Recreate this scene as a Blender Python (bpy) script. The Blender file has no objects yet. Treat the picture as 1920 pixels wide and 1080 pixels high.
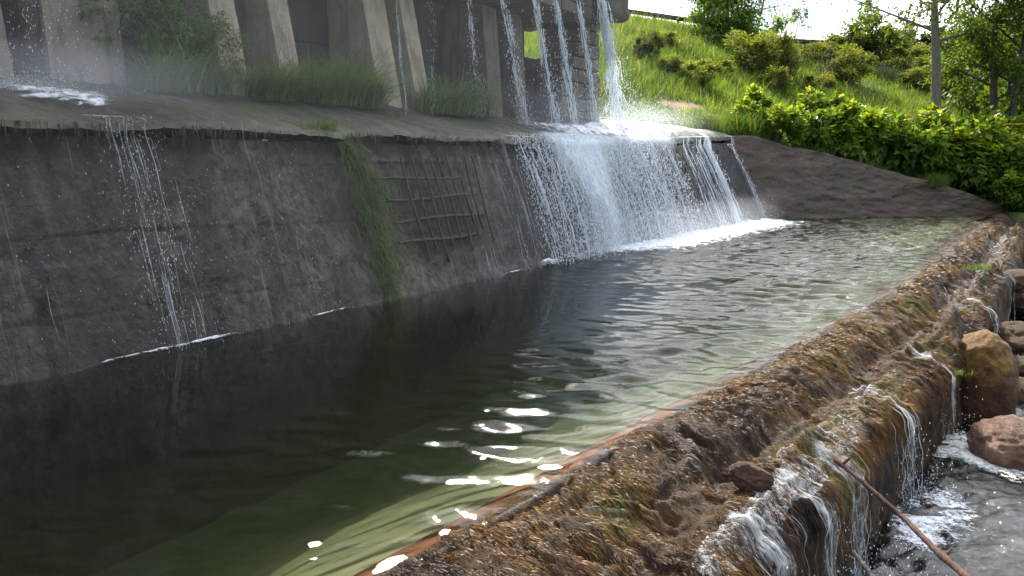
import bpy, math, random
import numpy as np
rng = np.random.default_rng(7); random.seed(7)
R = math.radians
SC = bpy.context.scene
COL = SC.collection

# ------------------------------------------------------------------ camera, world, sun, exposure
F, H, PT = 1478.0, 1.6, math.atan(240/1478.0)
cam = bpy.data.cameras.new('camera'); co = bpy.data.objects.new('camera', cam); COL.objects.link(co)
co.location = (0, 0, H); co.rotation_euler = (math.pi/2 - PT, 0, 0)
cam.sensor_width = 36; cam.lens = F/1920*36; cam.clip_end = 4000; cam.clip_start = 0.05
SC.camera = co
SUN_AZ, SUN_EL = -5.0, 44.0
w = bpy.data.worlds.new('World'); SC.world = w; w.use_nodes = True
def setup_world():
    nt = w.node_tree; N = nt.nodes; L = nt.links
    for n in list(N): N.remove(n)
    out = N.new('ShaderNodeOutputWorld'); bg = N.new('ShaderNodeBackground'); bg.inputs[1].default_value = 0.10
    sky = N.new('ShaderNodeTexSky'); sky.sky_type = 'NISHITA'; sky.sun_disc = False
    sky.sun_elevation = R(SUN_EL); sky.sun_rotation = R(SUN_AZ); sky.air_density = 1.0; sky.dust_density = 0.6
    tc = N.new('ShaderNodeTexCoord'); sep = N.new('ShaderNodeSeparateXYZ'); L.new(tc.outputs['Generated'], sep.inputs[0])
    mx = N.new('ShaderNodeMath'); mx.operation = 'MAXIMUM'; L.new(sep.outputs[2], mx.inputs[0]); mx.inputs[1].default_value = 0.0
    ad = N.new('ShaderNodeMath'); ad.operation = 'ADD'; L.new(mx.outputs[0], ad.inputs[0]); ad.inputs[1].default_value = 0.22
    dv = N.new('ShaderNodeVectorMath'); dv.operation = 'DIVIDE'
    cb = N.new('ShaderNodeCombineXYZ')
    for i in range(3): L.new(ad.outputs[0], cb.inputs[i])
    L.new(tc.outputs['Generated'], dv.inputs[0]); L.new(cb.outputs[0], dv.inputs[1])
    nz = N.new('ShaderNodeTexNoise'); nz.inputs['Scale'].default_value = 1.1; nz.inputs['Detail'].default_value = 9; nz.inputs['Roughness'].default_value = .58
    L.new(dv.outputs[0], nz.inputs['Vector'])
    cr = N.new('ShaderNodeValToRGB'); cr.color_ramp.elements[0].position = .34; cr.color_ramp.elements[1].position = .52
    L.new(nz.outputs['Fac'], cr.inputs[0])
    nz2 = N.new('ShaderNodeTexNoise'); nz2.inputs['Scale'].default_value = 2.3; nz2.inputs['Detail'].default_value = 6
    L.new(dv.outputs[0], nz2.inputs['Vector'])
    cr2 = N.new('ShaderNodeValToRGB')
    cr2.color_ramp.elements[0].position = .36; cr2.color_ramp.elements[0].color = (8.0, 8.8, 10.2, 1)
    cr2.color_ramp.elements[1].position = .6; cr2.color_ramp.elements[1].color = (21, 20.8, 20.4, 1)
    L.new(nz2.outputs['Fac'], cr2.inputs[0])
    dt = N.new('ShaderNodeVectorMath'); dt.operation = 'DOT_PRODUCT'; L.new(tc.outputs['Generated'], dt.inputs[0])
    dt.inputs[1].default_value = (math.sin(R(SUN_AZ))*math.cos(R(SUN_EL)), math.cos(R(SUN_AZ))*math.cos(R(SUN_EL)), math.sin(R(SUN_EL)))
    mr = N.new('ShaderNodeMapRange'); L.new(dt.outputs['Value'], mr.inputs[0]); mr.inputs[1].default_value = -.3; mr.inputs[2].default_value = .85; mr.inputs[3].default_value = 0.0; mr.inputs[4].default_value = 1.0
    tint = N.new('ShaderNodeMix'); tint.data_type = 'RGBA'; L.new(mr.outputs[0], tint.inputs[0]); tint.inputs[6].default_value = (.28, .34, .46, 1); tint.inputs[7].default_value = (1, 1, 1, 1)
    cm_ = N.new('ShaderNodeVectorMath'); cm_.operation = 'MULTIPLY'; L.new(cr2.outputs[0], cm_.inputs[0]); L.new(tint.outputs[2], cm_.inputs[1])
    mix = N.new('ShaderNodeMix'); mix.data_type = 'RGBA'
    L.new(cr.outputs[0], mix.inputs[0]); L.new(sky.outputs[0], mix.inputs[6]); L.new(cm_.outputs[0], mix.inputs[7])
    L.new(mix.outputs[2], bg.inputs[0]); L.new(bg.outputs[0], out.inputs[0])
setup_world()
sl = bpy.data.lights.new('sun', 'SUN'); sl.energy = 5.0; sl.angle = R(.53); sl.color = (1, .94, .84)
so = bpy.data.objects.new('sun', sl); COL.objects.link(so)
so.rotation_euler = (R(90-SUN_EL), 0, R(180-SUN_AZ)); so.location = (20, 30, 40)
SC.view_settings.view_transform = 'Standard'; SC.view_settings.look = 'None'
SC.view_settings.exposure = 1.1; SC.view_settings.gamma = 1
SC.cycles.use_denoising = True
SC.cycles.max_bounces = 8; SC.cycles.transparent_max_bounces = 24; SC.cycles.volume_bounces = 1
SC.cycles.sample_clamp_indirect = 6; SC.cycles.caustics_reflective = False; SC.cycles.caustics_refractive = False

# ------------------------------------------------------------------ geometry helpers
cP, sP = math.cos(PT), math.sin(PT)
def ray(px, py):
    u = 540.0-py
    return np.array([px-960.0, F*cP+u*sP, u*cP-F*sP])
def on_z(px, py, z=0.0):
    d = ray(px, py); return np.array([0, 0, H]) + d*((z-H)/d[2])
def at_y(px, py, Y):
    d = ray(px, py); return np.array([0, 0, H]) + d*(Y/d[1])
DD = np.array([.53625, .84406, 0]); DB = np.array([-.84406, .53625, 0]); P0 = np.array([-3.69, 5.49, 0])
DROT = math.atan2(.84406, .53625)
def dam_uvz(px, py, v):
    d = ray(px, py); o = np.array([0, 0, H]); p = P0 + DB*v
    P = o + d*(((p-o) @ DB)/(d @ DB)); return np.array([(P-P0) @ DD, v, P[2]])
def d2w(p):
    p = np.asarray(p, float); return P0 + p[..., 0:1]*DD + p[..., 1:2]*DB + p[..., 2:3]*np.array([0, 0, 1.0])

def _h(ix, iy, iz, seed):
    h = (ix*np.uint32(374761393) + iy*np.uint32(668265263) + iz*np.uint32(2147483647) + np.uint32(seed)*np.uint32(144665)).astype(np.uint32)
    h = (h ^ (h >> np.uint32(13)))*np.uint32(1274126177); h = h ^ (h >> np.uint32(16))
    return h.astype(np.float64)/4294967295.0
def vnoise(p, seed=0):
    f = np.floor(p); q = p-f; q = q*q*(3-2*q); i = f.astype(np.int64).astype(np.uint32); r = 0
    for dx in (0, 1):
        wx = q[..., 0] if dx else 1-q[..., 0]
        for dy in (0, 1):
            wy = q[..., 1] if dy else 1-q[..., 1]
            for dz in (0, 1):
                wz = q[..., 2] if dz else 1-q[..., 2]
                r = r + wx*wy*wz*_h(i[..., 0]+np.uint32(dx), i[..., 1]+np.uint32(dy), i[..., 2]+np.uint32(dz), seed)
    return r*2-1
def fbm(p, octv=4, seed=0, gain=.5):
    p = np.asarray(p, float); a, r, t = 1.0, 0, 0
    for o in range(octv):
        r = r + a*vnoise(p*(2.03**o)+o*17.3, seed+o); t += a; a *= gain
    return r/t
def P3(*c): return np.stack(np.broadcast_arrays(*c), -1).astype(float)

def mesh_data(name, V, Fc, mat=None, smooth=True, attrs=None):
    me = bpy.data.meshes.new(name)
    V = np.ascontiguousarray(np.asarray(V, np.float32).reshape(-1, 3))
    if isinstance(Fc, np.ndarray): Fc = [Fc]
    me.vertices.add(len(V)); me.vertices.foreach_set('co', V.ravel())
    idx = np.concatenate([f.ravel() for f in Fc]).astype(np.int32)
    cnt = np.concatenate([np.full(len(f), f.shape[1], np.int32) for f in Fc])
    st = np.concatenate([[0], np.cumsum(cnt)[:-1]]).astype(np.int32)
    me.loops.add(len(idx)); me.loops.foreach_set('vertex_index', idx)
    me.polygons.add(len(cnt)); me.polygons.foreach_set('loop_start', st); me.polygons.foreach_set('loop_total', cnt)
    if smooth: me.polygons.foreach_set('use_smooth', np.ones(len(cnt), bool))
    for k, a in (attrs or {}).items():
        at = me.attributes.new(k, 'FLOAT', 'POINT'); at.data.foreach_set('value', np.asarray(a, np.float32).ravel())
    me.update(calc_edges=True)
    if mat: me.materials.append(mat)
    return me
def obj(name, me, parent=None, loc=None, rot=None, scale=None):
    o = bpy.data.objects.new(name, me); COL.objects.link(o)
    if parent: o.parent = parent
    if loc is not None: o.location = loc
    if rot is not None: o.rotation_euler = rot
    if scale is not None: o.scale = scale if hasattr(scale, '__len__') else (scale,)*3
    return o
def tag(o, label=None, cat=None, group=None, kind=None):
    if label: o['label'] = label
    if cat: o['category'] = cat
    if group: o['group'] = group
    if kind: o['kind'] = kind
    return o
def empty(name, loc, label, cat, group=None, rz=0.0):
    o = obj(name, None, loc=loc, rot=(0, 0, rz)); o.empty_display_size = .2
    return tag(o, label, cat, group)
def copy_tree(o, parent=None):
    c = o.copy(); COL.objects.link(c)
    if parent: c.parent = parent
    for ch in list(o.children): copy_tree(ch, c)
    return c
def grid_faces(n, m):
    i = np.arange(n-1)[:, None]*m + np.arange(m-1)[None]
    return np.stack([i, i+1, i+m+1, i+m], -1).reshape(-1, 4)
class MB:
    def __init__(s): s.V = []; s.F = []; s.n = 0; s.A = []
    def add(s, V, Fc, a=None):
        V = np.asarray(V, float).reshape(-1, 3); s.V.append(V)
        for f in ([Fc] if isinstance(Fc, np.ndarray) else Fc): s.F.append(f+s.n)
        s.A.append(np.zeros(len(V)) if a is None else np.broadcast_to(a, len(V))); s.n += len(V); return s
    def data(s, name, mat, smooth=True, attr='rnd'):
        return mesh_data(name, np.concatenate(s.V), s.F, mat, smooth, {attr: np.concatenate(s.A)})
def tubes(P, Rd, k=3):
    """P (N,S,3) polylines, Rd (N,S) radii -> verts, quads"""
    P = np.asarray(P, float); N, S, _ = P.shape
    T = np.gradient(P, axis=1); T /= np.linalg.norm(T, axis=-1, keepdims=True)+1e-9
    ref = np.where(np.abs(T[..., 2:3]) > .8, np.array([1.0, 0, 0]), np.array([0, 0, 1.0]))
    n1 = np.cross(T, ref); n1 /= np.linalg.norm(n1, axis=-1, keepdims=True)+1e-9; n2 = np.cross(T, n1)
    a = np.arange(k)*2*math.pi/k
    V = P[:, :, None] + Rd[:, :, None, None]*(n1[:, :, None]*np.cos(a)[None, None, :, None] + n2[:, :, None]*np.sin(a)[None, None, :, None])
    base = (np.arange(N)*S*k)[:, None, None]; s_ = (np.arange(S-1)*k)[None, :, None]; j = np.arange(k)[None, None]; j2 = (j+1) % k
    q = np.stack([base+s_+j, base+s_+j2, base+s_+k+j2, base+s_+k+j], -1).reshape(-1, 4)
    return V.reshape(-1, 3), q
def drops(C, r, st, D):
    """octahedra at C, radius r, stretched by st along unit D"""
    N = len(C); D = D/(np.linalg.norm(D, axis=-1, keepdims=True)+1e-9)
    ref = np.where(np.abs(D[:, 2:3]) > .8, np.array([1.0, 0, 0]), np.array([0, 0, 1.0]))
    a = np.cross(D, ref); a /= np.linalg.norm(a, axis=-1, keepdims=True); b = np.cross(D, a)
    r = np.broadcast_to(r, N)[:, None]; st = np.broadcast_to(st, N)[:, None]
    V = np.stack([C+a*r, C+b*r, C-a*r, C-b*r, C+D*r*st, C-D*r*st], 1)
    f = np.array([[0, 1, 4], [1, 2, 4], [2, 3, 4], [3, 0, 4], [1, 0, 5], [2, 1, 5], [3, 2, 5], [0, 3, 5]])
    return V.reshape(-1, 3), (np.arange(N)[:, None, None]*6+f[None]).reshape(-1, 3)
def leaves(C, D, Nn, ln, wd):
    """folded rhombic leaves: base C, direction D, up Nn"""
    D = D/(np.linalg.norm(D, axis=-1, keepdims=True)+1e-9)
    S = np.cross(D, Nn); S /= np.linalg.norm(S, axis=-1, keepdims=True)+1e-9; U = np.cross(S, D)
    ln = np.broadcast_to(ln, len(C))[:, None]; wd = np.broadcast_to(wd, len(C))[:, None]
    m = C + D*ln*.42
    V = np.stack([C, m+S*wd*.5+U*wd*.14, C+D*ln-U*ln*.12, m-S*wd*.5+U*wd*.14], 1)
    i = np.arange(len(C))[:, None]*4
    return V.reshape(-1, 3), np.concatenate([i+np.array([[0, 1, 2]]), i+np.array([[0, 2, 3]])])
def blades(C, D, L, W, bend, S=4, bdir=None):
    """grass blades from C, initial dir D, length L, base width W, bending towards bdir"""
    N = len(C); D = D/(np.linalg.norm(D, axis=-1, keepdims=True)+1e-9)
    if bdir is None:
        bdir = np.zeros((N, 3)); a = rng.uniform(0, 2*math.pi, N); bdir[:, 0] = np.cos(a); bdir[:, 1] = np.sin(a)
    s = np.linspace(0, 1, S+1)[None, :, None]
    L_ = np.broadcast_to(L, N)[:, None, None]; B = np.broadcast_to(bend, N)[:, None, None]
    P = C[:, None] + D[:, None]*L_*s + (bdir[:, None]-D[:, None]*.35)*L_*B*s**2
    sd = np.cross(D, bdir); sd /= np.linalg.norm(sd, axis=-1, keepdims=True)+1e-9
    a2 = rng.uniform(-1, 1, (N, 1)); sd = sd + np.cross(D, sd)*a2; sd /= np.linalg.norm(sd, axis=-1, keepdims=True)+1e-9
    wv = np.broadcast_to(W, N)[:, None, None]*.5*(1-s**1.6*.97)
    V = np.stack([P-sd[:, None]*wv, P+sd[:, None]*wv], 2)
    i = (np.arange(N)*(S+1)*2)[:, None]+(np.arange(S)*2)[None]
    q = np.stack([i, i+1, i+3, i+2], -1).reshape(-1, 4)
    return V.reshape(-1, 3), q
def box(a, b):
    a = np.array(a, float); b = np.array(b, float)
    V = np.array([[x, y, z] for x in (a[0], b[0]) for y in (a[1], b[1]) for z in (a[2], b[2])])
    Q = np.array([[0, 1, 3, 2], [4, 6, 7, 5], [0, 4, 5, 1], [2, 3, 7, 6], [0, 2, 6, 4], [1, 5, 7, 3]])
    return V, Q
def sub_box(a, b, res, amp, seed, shape=None, rounding=.02):
    """box surface split into a grid, edges worn, noise relief; shape maps the points"""
    a = np.array(a, float); b = np.array(b, float); sz = b-a; M = MB()
    n = np.maximum(2, np.ceil(sz/res).astype(int)+1)
    for ax in range(3):
        o = [i for i in range(3) if i != ax]
        g0, g1 = np.meshgrid(np.linspace(0, 1, n[o[0]]), np.linspace(0, 1, n[o[1]]), indexing='ij')
        for sd in (0, 1):
            p = np.zeros(g0.shape+(3,)); p[..., o[0]] = g0; p[..., o[1]] = g1; p[..., ax] = sd
            q = a + p*sz
            f = grid_faces(*g0.shape)
            if (sd == 1) != (ax == 1): f = f[:, ::1]
            else: f = f[:, ::-1]
            M.add(q, f)
    V = np.concatenate(M.V); c = (a+b)/2; hh = sz/2
    # worn edges: pull corners in
    inner = np.maximum(np.abs(V-c)-(hh-rounding), 0); ex = np.linalg.norm(inner, axis=1, keepdims=True)
    k = np.where(ex > rounding, rounding/np.maximum(ex, 1e-9), 1)
    V = c + np.sign(V-c)*(np.minimum(np.abs(V-c), hh-rounding) + inner*k)
    nrm = (V-c)/hh; nrm = np.sign(nrm)*np.abs(nrm)**8; nrm /= np.linalg.norm(nrm, axis=1, keepdims=True)+1e-9
    d = fbm(V*5+seed*3.7, 4, seed)*amp + np.minimum(0, fbm(V*13+seed, 3, seed+5)+.25)*amp*1.2
    V = V + nrm*d[:, None]
    if shape: V = shape(V)
    return V, M.F

# ------------------------------------------------------------------ materials
class Mat:
    def __init__(s, name):
        s.m = bpy.data.materials.new(name); s.m.use_nodes = True; s.t = s.m.node_tree; s.N = s.t.nodes; s.L = s.t.links
        for n in list(s.N): s.N.remove(n)
        s.out = s.N.new('ShaderNodeOutputMaterial')
    def n(s, t, **k):
        x = s.N.new(t)
        for a, b in k.items(): setattr(x, a, b)
        return x
    def set(s, sock, v):
        if isinstance(v, bpy.types.NodeSocket): s.L.new(v, sock)
        else: sock.default_value = v
    def coord(s, scale=(1, 1, 1), rot=(0, 0, 0), src='Object'):
        c = s.n('ShaderNodeTexCoord'); m = s.n('ShaderNodeMapping'); s.L.new(c.outputs[src], m.inputs[0])
        m.inputs['Scale'].default_value = scale; m.inputs['Rotation'].default_value = rot; return m.outputs[0]
    def noise(s, vec, scale, detail=5, rough=.55, dist=0):
        x = s.n('ShaderNodeTexNoise'); s.L.new(vec, x.inputs['Vector']); x.inputs['Scale'].default_value = scale
        x.inputs['Detail'].default_value = detail; x.inputs['Roughness'].default_value = rough; x.inputs['Distortion'].default_value = dist
        return x.outputs['Fac']
    def ramp(s, f, stops):
        x = s.n('ShaderNodeValToRGB'); e = x.color_ramp.elements
        while len(e) < len(stops): e.new(.5)
        for k, (p, c) in enumerate(stops):
            e[k].position = p; e[k].color = tuple(c)+(1,) if hasattr(c, '__len__') else (c, c, c, 1)
        s.L.new(f, x.inputs[0]); return x.outputs[0]
    def mix(s, f, a, b, bt='MIX'):
        x = s.n('ShaderNodeMix', data_type='RGBA', blend_type=bt); s.set(x.inputs[0], f)
        for i, v in ((6, a), (7, b)): s.set(x.inputs[i], v if isinstance(v, bpy.types.NodeSocket) else (tuple(v)+(1,))[:4])
        return x.outputs[2]
    def math(s, op, a, b=0.0, clamp=False):
        x = s.n('ShaderNodeMath', operation=op, use_clamp=clamp); s.set(x.inputs[0], a); s.set(x.inputs[1], b); return x.outputs[0]
    def attr(s, name):
        x = s.n('ShaderNodeAttribute', attribute_name=name); return x.outputs['Fac']
    def bump(s, h, st, dist=.02, nrm=None):
        x = s.n('ShaderNodeBump'); s.L.new(h, x.inputs['Height']); s.set(x.inputs['Strength'], st); x.inputs['Distance'].default_value = dist
        if nrm: s.L.new(nrm, x.inputs['Normal'])
        return x.outputs[0]
    def bsdf(s, col, rough=.7, nrm=None, **k):
        x = s.n('ShaderNodeBsdfPrincipled'); s.set(x.inputs['Base Color'], col if isinstance(col, bpy.types.NodeSocket) else tuple(col)+(1,))
        s.set(x.inputs['Roughness'], rough)
        if nrm: s.L.new(nrm, x.inputs['Normal'])
        for a, v in k.items(): s.set(x.inputs[a.replace('_', ' ')], v)
        return x.outputs[0]
    def shmix(s, f, a, b):
        x = s.n('ShaderNodeMixShader'); s.set(x.inputs[0], f); s.L.new(a, x.inputs[1]); s.L.new(b, x.inputs[2]); return x.outputs[0]
    def done(s, sh, vol=None):
        if sh: s.L.new(sh, s.out.inputs[0])
        if vol: s.L.new(vol, s.out.inputs[1])
        return s.m

def mat_dam():
    m = Mat('wet_concrete'); v = m.coord()
    big = m.noise(v, .7, 6, .6, .6); mid = m.noise(v, 3.2, 8, .65, .4); fine = m.noise(v, 26, 6, .7)
    st = m.noise(m.coord((2.2, .6, .28)), 2.0, 7, .62, .5)           # runs of water down the face
    hz = m.noise(m.coord((.16, .5, 3.0)), 1.5, 6, .6, .3)            # bluish sheen painted into the colour as bands
    c = m.ramp(big, [(.3, (.036, .026, .018)), (.47, (.098, .073, .051)), (.6, (.21, .163, .115)), (.8, (.105, .08, .056))])
    c = m.mix(m.ramp(mid, [(.35, 0), (.68, 1)]), c, (.034, .028, .024))
    c = m.mix(m.ramp(st, [(.46, 0), (.62, .8)]), c, (.016, .015, .016))
    c = m.mix(m.math('MULTIPLY', m.ramp(hz, [(.56, 0), (.68, .55)]), m.ramp(mid, [(.4, .3), (.6, 1)])), c, (.16, .16, .185))
    c = m.mix(m.ramp(m.noise(v, 1.7, 7, .7, .3), [(.60, 0), (.75, .55)]), c, (.070, .074, .026))
    grit = m.noise(m.coord((1, 1, .7)), 11, 8, .72, .5)
    c = m.mix(m.ramp(grit, [(.38, .9), (.52, 0)]), c, (.022, .017, .014)); c = m.mix(m.ramp(grit, [(.56, 0), (.7, .6)]), c, (.15, .13, .105))
    c = m.mix(m.ramp(fine, [(.3, .85), (.5, 0)]), c, (.012, .011, .010))
    st2 = m.noise(m.coord((7, 1, .55)), 2.0, 6, .65, .6); c = m.mix(m.ramp(st2, [(.54, 0), (.68, .45)]), c, (.022, .018, .015)); c = m.mix(m.ramp(st2, [(.28, .22), (.40, 0)]), c, (.19, .165, .13))
    wt = m.attr('wet'); c = m.mix(wt, c, m.ramp(grit, [(.35, (.008, .008, .010)), (.65, (.032, .030, .032))])); rg = m.math('SUBTRACT', m.ramp(st, [(.4, .75), (.62, .34)]), m.math('MULTIPLY', wt, .12))
    h = m.math('ADD', m.math('ADD', m.math('MULTIPLY', mid, 1.0), m.math('MULTIPLY', fine, .4)), m.math('MULTIPLY', grit, .9))
    return m.done(m.bsdf(c, rg, m.bump(h, 1.0, .10)))
def mat_ledge():
    m = Mat('mossy_ledge_concrete'); v = m.coord()
    a = m.noise(v, 1.2, 7, .62, .6); b = m.noise(v, 9, 8, .7); st = m.noise(m.coord((1.6, .5, .6)), 2.5, 7, .6, .5)
    c = m.ramp(a, [(.3, (.032, .026, .018)), (.5, (.085, .070, .048)), (.66, (.155, .128, .09))])
    c = m.mix(m.ramp(st, [(.42, .85), (.55, 0)]), c, (.05, .054, .018))
    c = m.mix(m.ramp(b, [(.35, .8), (.52, 0)]), c, (.028, .024, .018))
    wt = m.attr('wet'); c = m.mix(wt, c, m.ramp(b, [(.35, (.012, .009, .007)), (.65, (.045, .036, .026))]))
    return m.done(m.bsdf(c, m.math('SUBTRACT', m.ramp(st, [(.4, .5), (.6, .8)]), m.math('MULTIPLY', wt, .15)), m.bump(b, .9, .05)))
def mat_concrete(name, dark, lite, seed):
    m = Mat(name); v = m.coord(); g = m.n('ShaderNodeNewGeometry').outputs['Random Per Island']
    oi = m.n('ShaderNodeObjectInfo').outputs['Random']
    a = m.noise(v, 1.6+seed*.1, 7, .6, .5); b = m.noise(v, 7, 8, .7); f = m.noise(v, 60, 4, .7)
    st = m.noise(m.coord((3.5, 3.5, .35)), 2.2, 7, .6, .4)
    c = m.ramp(a, [(.3, dark), (.62, lite)])
    c = m.mix(m.ramp(st, [(.5, 0), (.66, .75)]), c, tuple(x*.35 for x in dark))
    c = m.mix(m.ramp(b, [(.3, .7), (.46, 0)]), c, tuple(x*.5 for x in dark))
    c = m.mix(m.ramp(f, [(.35, .4), (.5, 0)]), c, tuple(x*.4 for x in dark))
    c = m.mix(m.math('MULTIPLY', oi, .35), c, tuple(x*.6 for x in lite))
    return m.done(m.bsdf(c, .82, m.bump(m.math('ADD', b, m.math('MULTIPLY', f, .3)), .7, .04)))
def mat_leaf(name, dark, lite, tip=None, gloss=.42, tr=.5):
    m = Mat(name); a = m.attr('rnd')
    c = m.ramp(a, [(0, dark), (.86, lite), (1, tip or lite)])
    c = m.mix(m.ramp(m.noise(m.coord(), 1.3, 3), [(.35, .45), (.6, 0)]), c, tuple(x*.5 for x in dark))
    d = m.bsdf(c, gloss, Specular_IOR_Level=.35)
    t = m.n('ShaderNodeBsdfTranslucent'); tc = m.mix(1.0, c, (1.5, 1.35, .55), 'MULTIPLY'); m.L.new(tc, t.inputs[0])
    return m.done(m.shmix(tr, d, t.outputs[0]))
def mat_bark(name, a, b):
    m = Mat(name); n = m.noise(m.coord((5, 5, 1.2)), 3, 7, .65, .4); f = m.noise(m.coord((14, 14, 3)), 6, 5, .7)
    return m.done(m.bsdf(m.mix(m.ramp(f, [(.35, .6), (.55, 0)]), m.ramp(n, [(.35, a), (.65, b)]), tuple(x*.4 for x in a)), .85, m.bump(n, .8, .03)))
def mat_water(name, absorb, dens, scat=None, sd=0.0, bscale=9, bst=.12):
    m = Mat(name); v = m.coord()
    h = m.math('ADD', m.noise(v, bscale, 4, .55, .3), m.math('MULTIPLY', m.noise(m.coord((1, 1.0, 1)), bscale*3.2, 3, .5, .2), .35))
    nr = m.bump(h, m.math('MULTIPLY', m.attr('env'), bst), .03)
    fr = m.n('ShaderNodeFresnel'); fr.inputs[0].default_value = 1.333; m.L.new(nr, fr.inputs['Normal'])
    gl = m.n('ShaderNodeBsdfGlossy'); gl.inputs['Roughness'].default_value = .025; m.L.new(nr, gl.inputs['Normal'])
    tr = m.n('ShaderNodeBsdfTransparent')
    sh = m.shmix(fr.outputs[0], tr.outputs[0], gl.outputs[0])
    ab = m.n('ShaderNodeVolumeAbsorption'); ab.inputs[0].default_value = absorb+(1,); ab.inputs[1].default_value = dens
    vol = ab.outputs[0]
    if scat:
        sc = m.n('ShaderNodeVolumeScatter'); sc.inputs[0].default_value = scat+(1,); sc.inputs[1].default_value = sd
        ad = m.n('ShaderNodeAddShader'); m.L.new(vol, ad.inputs[0]); m.L.new(sc.outputs[0], ad.inputs[1]); vol = ad.outputs[0]
    return m.done(sh, vol)
def mat_whitewater(name, alpha=.9, col=(.82, .86, .9)):
    m = Mat(name)
    d = m.bsdf(col, .22, Specular_IOR_Level=.5)
    t = m.n('ShaderNodeBsdfTranslucent'); t.inputs[0].default_value = col+(1,)
    tr = m.n('ShaderNodeBsdfTransparent'); s = m.shmix(.45, d, t.outputs[0])
    return m.done(m.shmix(alpha, tr.outputs[0], s))
def mat_foam(name, scale=14, stretch=(1, 1, 1), col=(.82, .85, .88), lo=.0):
    m = Mat(name); v = m.coord(stretch)
    n = m.math('ADD', m.math('MULTIPLY', m.noise(v, scale, 6, .68, .8), .65), m.math('MULTIPLY', m.noise(v, scale*.3, 4, .6, .5), .35))
    d = m.attr('dens')
    k = m.math('SUBTRACT', m.math('ADD', n, d), 1.0)
    a = m.ramp(m.math('MULTIPLY', k, 5.0), [(lo, 0), (.8, .95)])
    s = m.bsdf(col, .5, m.bump(n, .6, .03)); tr = m.n('ShaderNodeBsdfTransparent')
    return m.done(m.shmix(a, tr.outputs[0], s))
def mat_streak(name, su, sv, col=(.80, .84, .89), gain=5.0, top=.92):
    """falling aerated water: white where the streaky noise passes the local density"""
    m = Mat(name); cb = m.n('ShaderNodeCombineXYZ'); m.L.new(m.math('MULTIPLY', m.attr('fu'), su), cb.inputs[0]); m.L.new(m.math('MULTIPLY', m.attr('fv'), sv), cb.inputs[1])
    a = m.noise(cb.outputs[0], 1.0, 5, .62, .6); b = m.noise(cb.outputs[0], 3.7, 4, .7, .3); c2 = m.noise(cb.outputs[0], .22, 3, .5)
    n = m.math('ADD', m.math('ADD', m.math('MULTIPLY', a, .45), m.math('MULTIPLY', b, .35)), m.math('MULTIPLY', c2, .20))
    k = m.math('SUBTRACT', m.math('ADD', n, m.attr('dens')), 1.0)
    al = m.ramp(m.math('MULTIPLY', k, gain), [(0, 0), (1, top)])
    d = m.bsdf(col, .3, m.bump(b, .5, .02)); t = m.n('ShaderNodeBsdfTranslucent'); t.inputs[0].default_value = col+(1,)
    tr = m.n('ShaderNodeBsdfTransparent'); return m.done(m.shmix(al, tr.outputs[0], m.shmix(.45, d, t.outputs[0])))
def mat_moss_rock():
    m = Mat('algae_covered_sill'); v = m.coord(); fl = m.coord((1, 1, 1), (0, 0, R(-53.7)))
    mp = m.n('ShaderNodeMapping'); m.L.new(fl, mp.inputs[0]); mp.inputs['Scale'].default_value = (9, 1.6, 3)
    fib = m.noise(mp.outputs[0], 6, 7, .65, .25); a = m.noise(v, 2.1, 6, .6, .5); b = m.noise(v, 11, 7, .7); z = m.n('ShaderNodeSeparateXYZ'); m.L.new(v, z.inputs[0])
    c = m.ramp(a, [(.25, (.018, .012, .008)), (.42, (.05, .026, .012)), (.56, (.085, .046, .018)), (.68, (.055, .045, .014)), (.8, (.03, .018, .010))])
    c = m.mix(m.ramp(fib, [(.35, .85), (.55, 0)]), c, (.016, .011, .008))
    c = m.mix(m.ramp(b, [(.58, 0), (.74, .6)]), c, (.11, .09, .024))
    c = m.mix(m.ramp(m.noise(v, 5, 6, .6), [(.55, 0), (.68, .8)]), c, (.020, .014, .010))
    c = m.mix(m.attr('sub'), c, m.ramp(b, [(.3, (.20, .07, .018)), (.7, (.42, .17, .045))]))
    h = m.math('ADD', m.math('MULTIPLY', fib, .8), m.math('MULTIPLY', b, .7))
    return m.done(m.bsdf(c, m.ramp(m.noise(v, 3.3, 5, .6), [(.38, .3), (.6, .75)]), m.bump(m.math('ADD', h, m.math('MULTIPLY', m.noise(v, 70, 5, .75), .8)), 1.0, .03), Specular_IOR_Level=.22))
def mat_moss_blade():
    m = Mat('algae_strands'); a = m.attr('rnd')
    c = m.ramp(a, [(0, (.012, .008, .006)), (.30, (.045, .022, .009)), (.5, (.125, .054, .013)), (.70, (.24, .118, .02)), (.86, (.15, .12, .020)), (1, (.055, .075, .013))])
    d = m.bsdf(c, .42, Specular_IOR_Level=.32); t = m.n('ShaderNodeBsdfTranslucent'); m.L.new(m.mix(1, c, (1.5, 1.3, 1), 'MULTIPLY'), t.inputs[0])
    return m.done(m.shmix(.3, d, t.outputs[0]))
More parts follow.
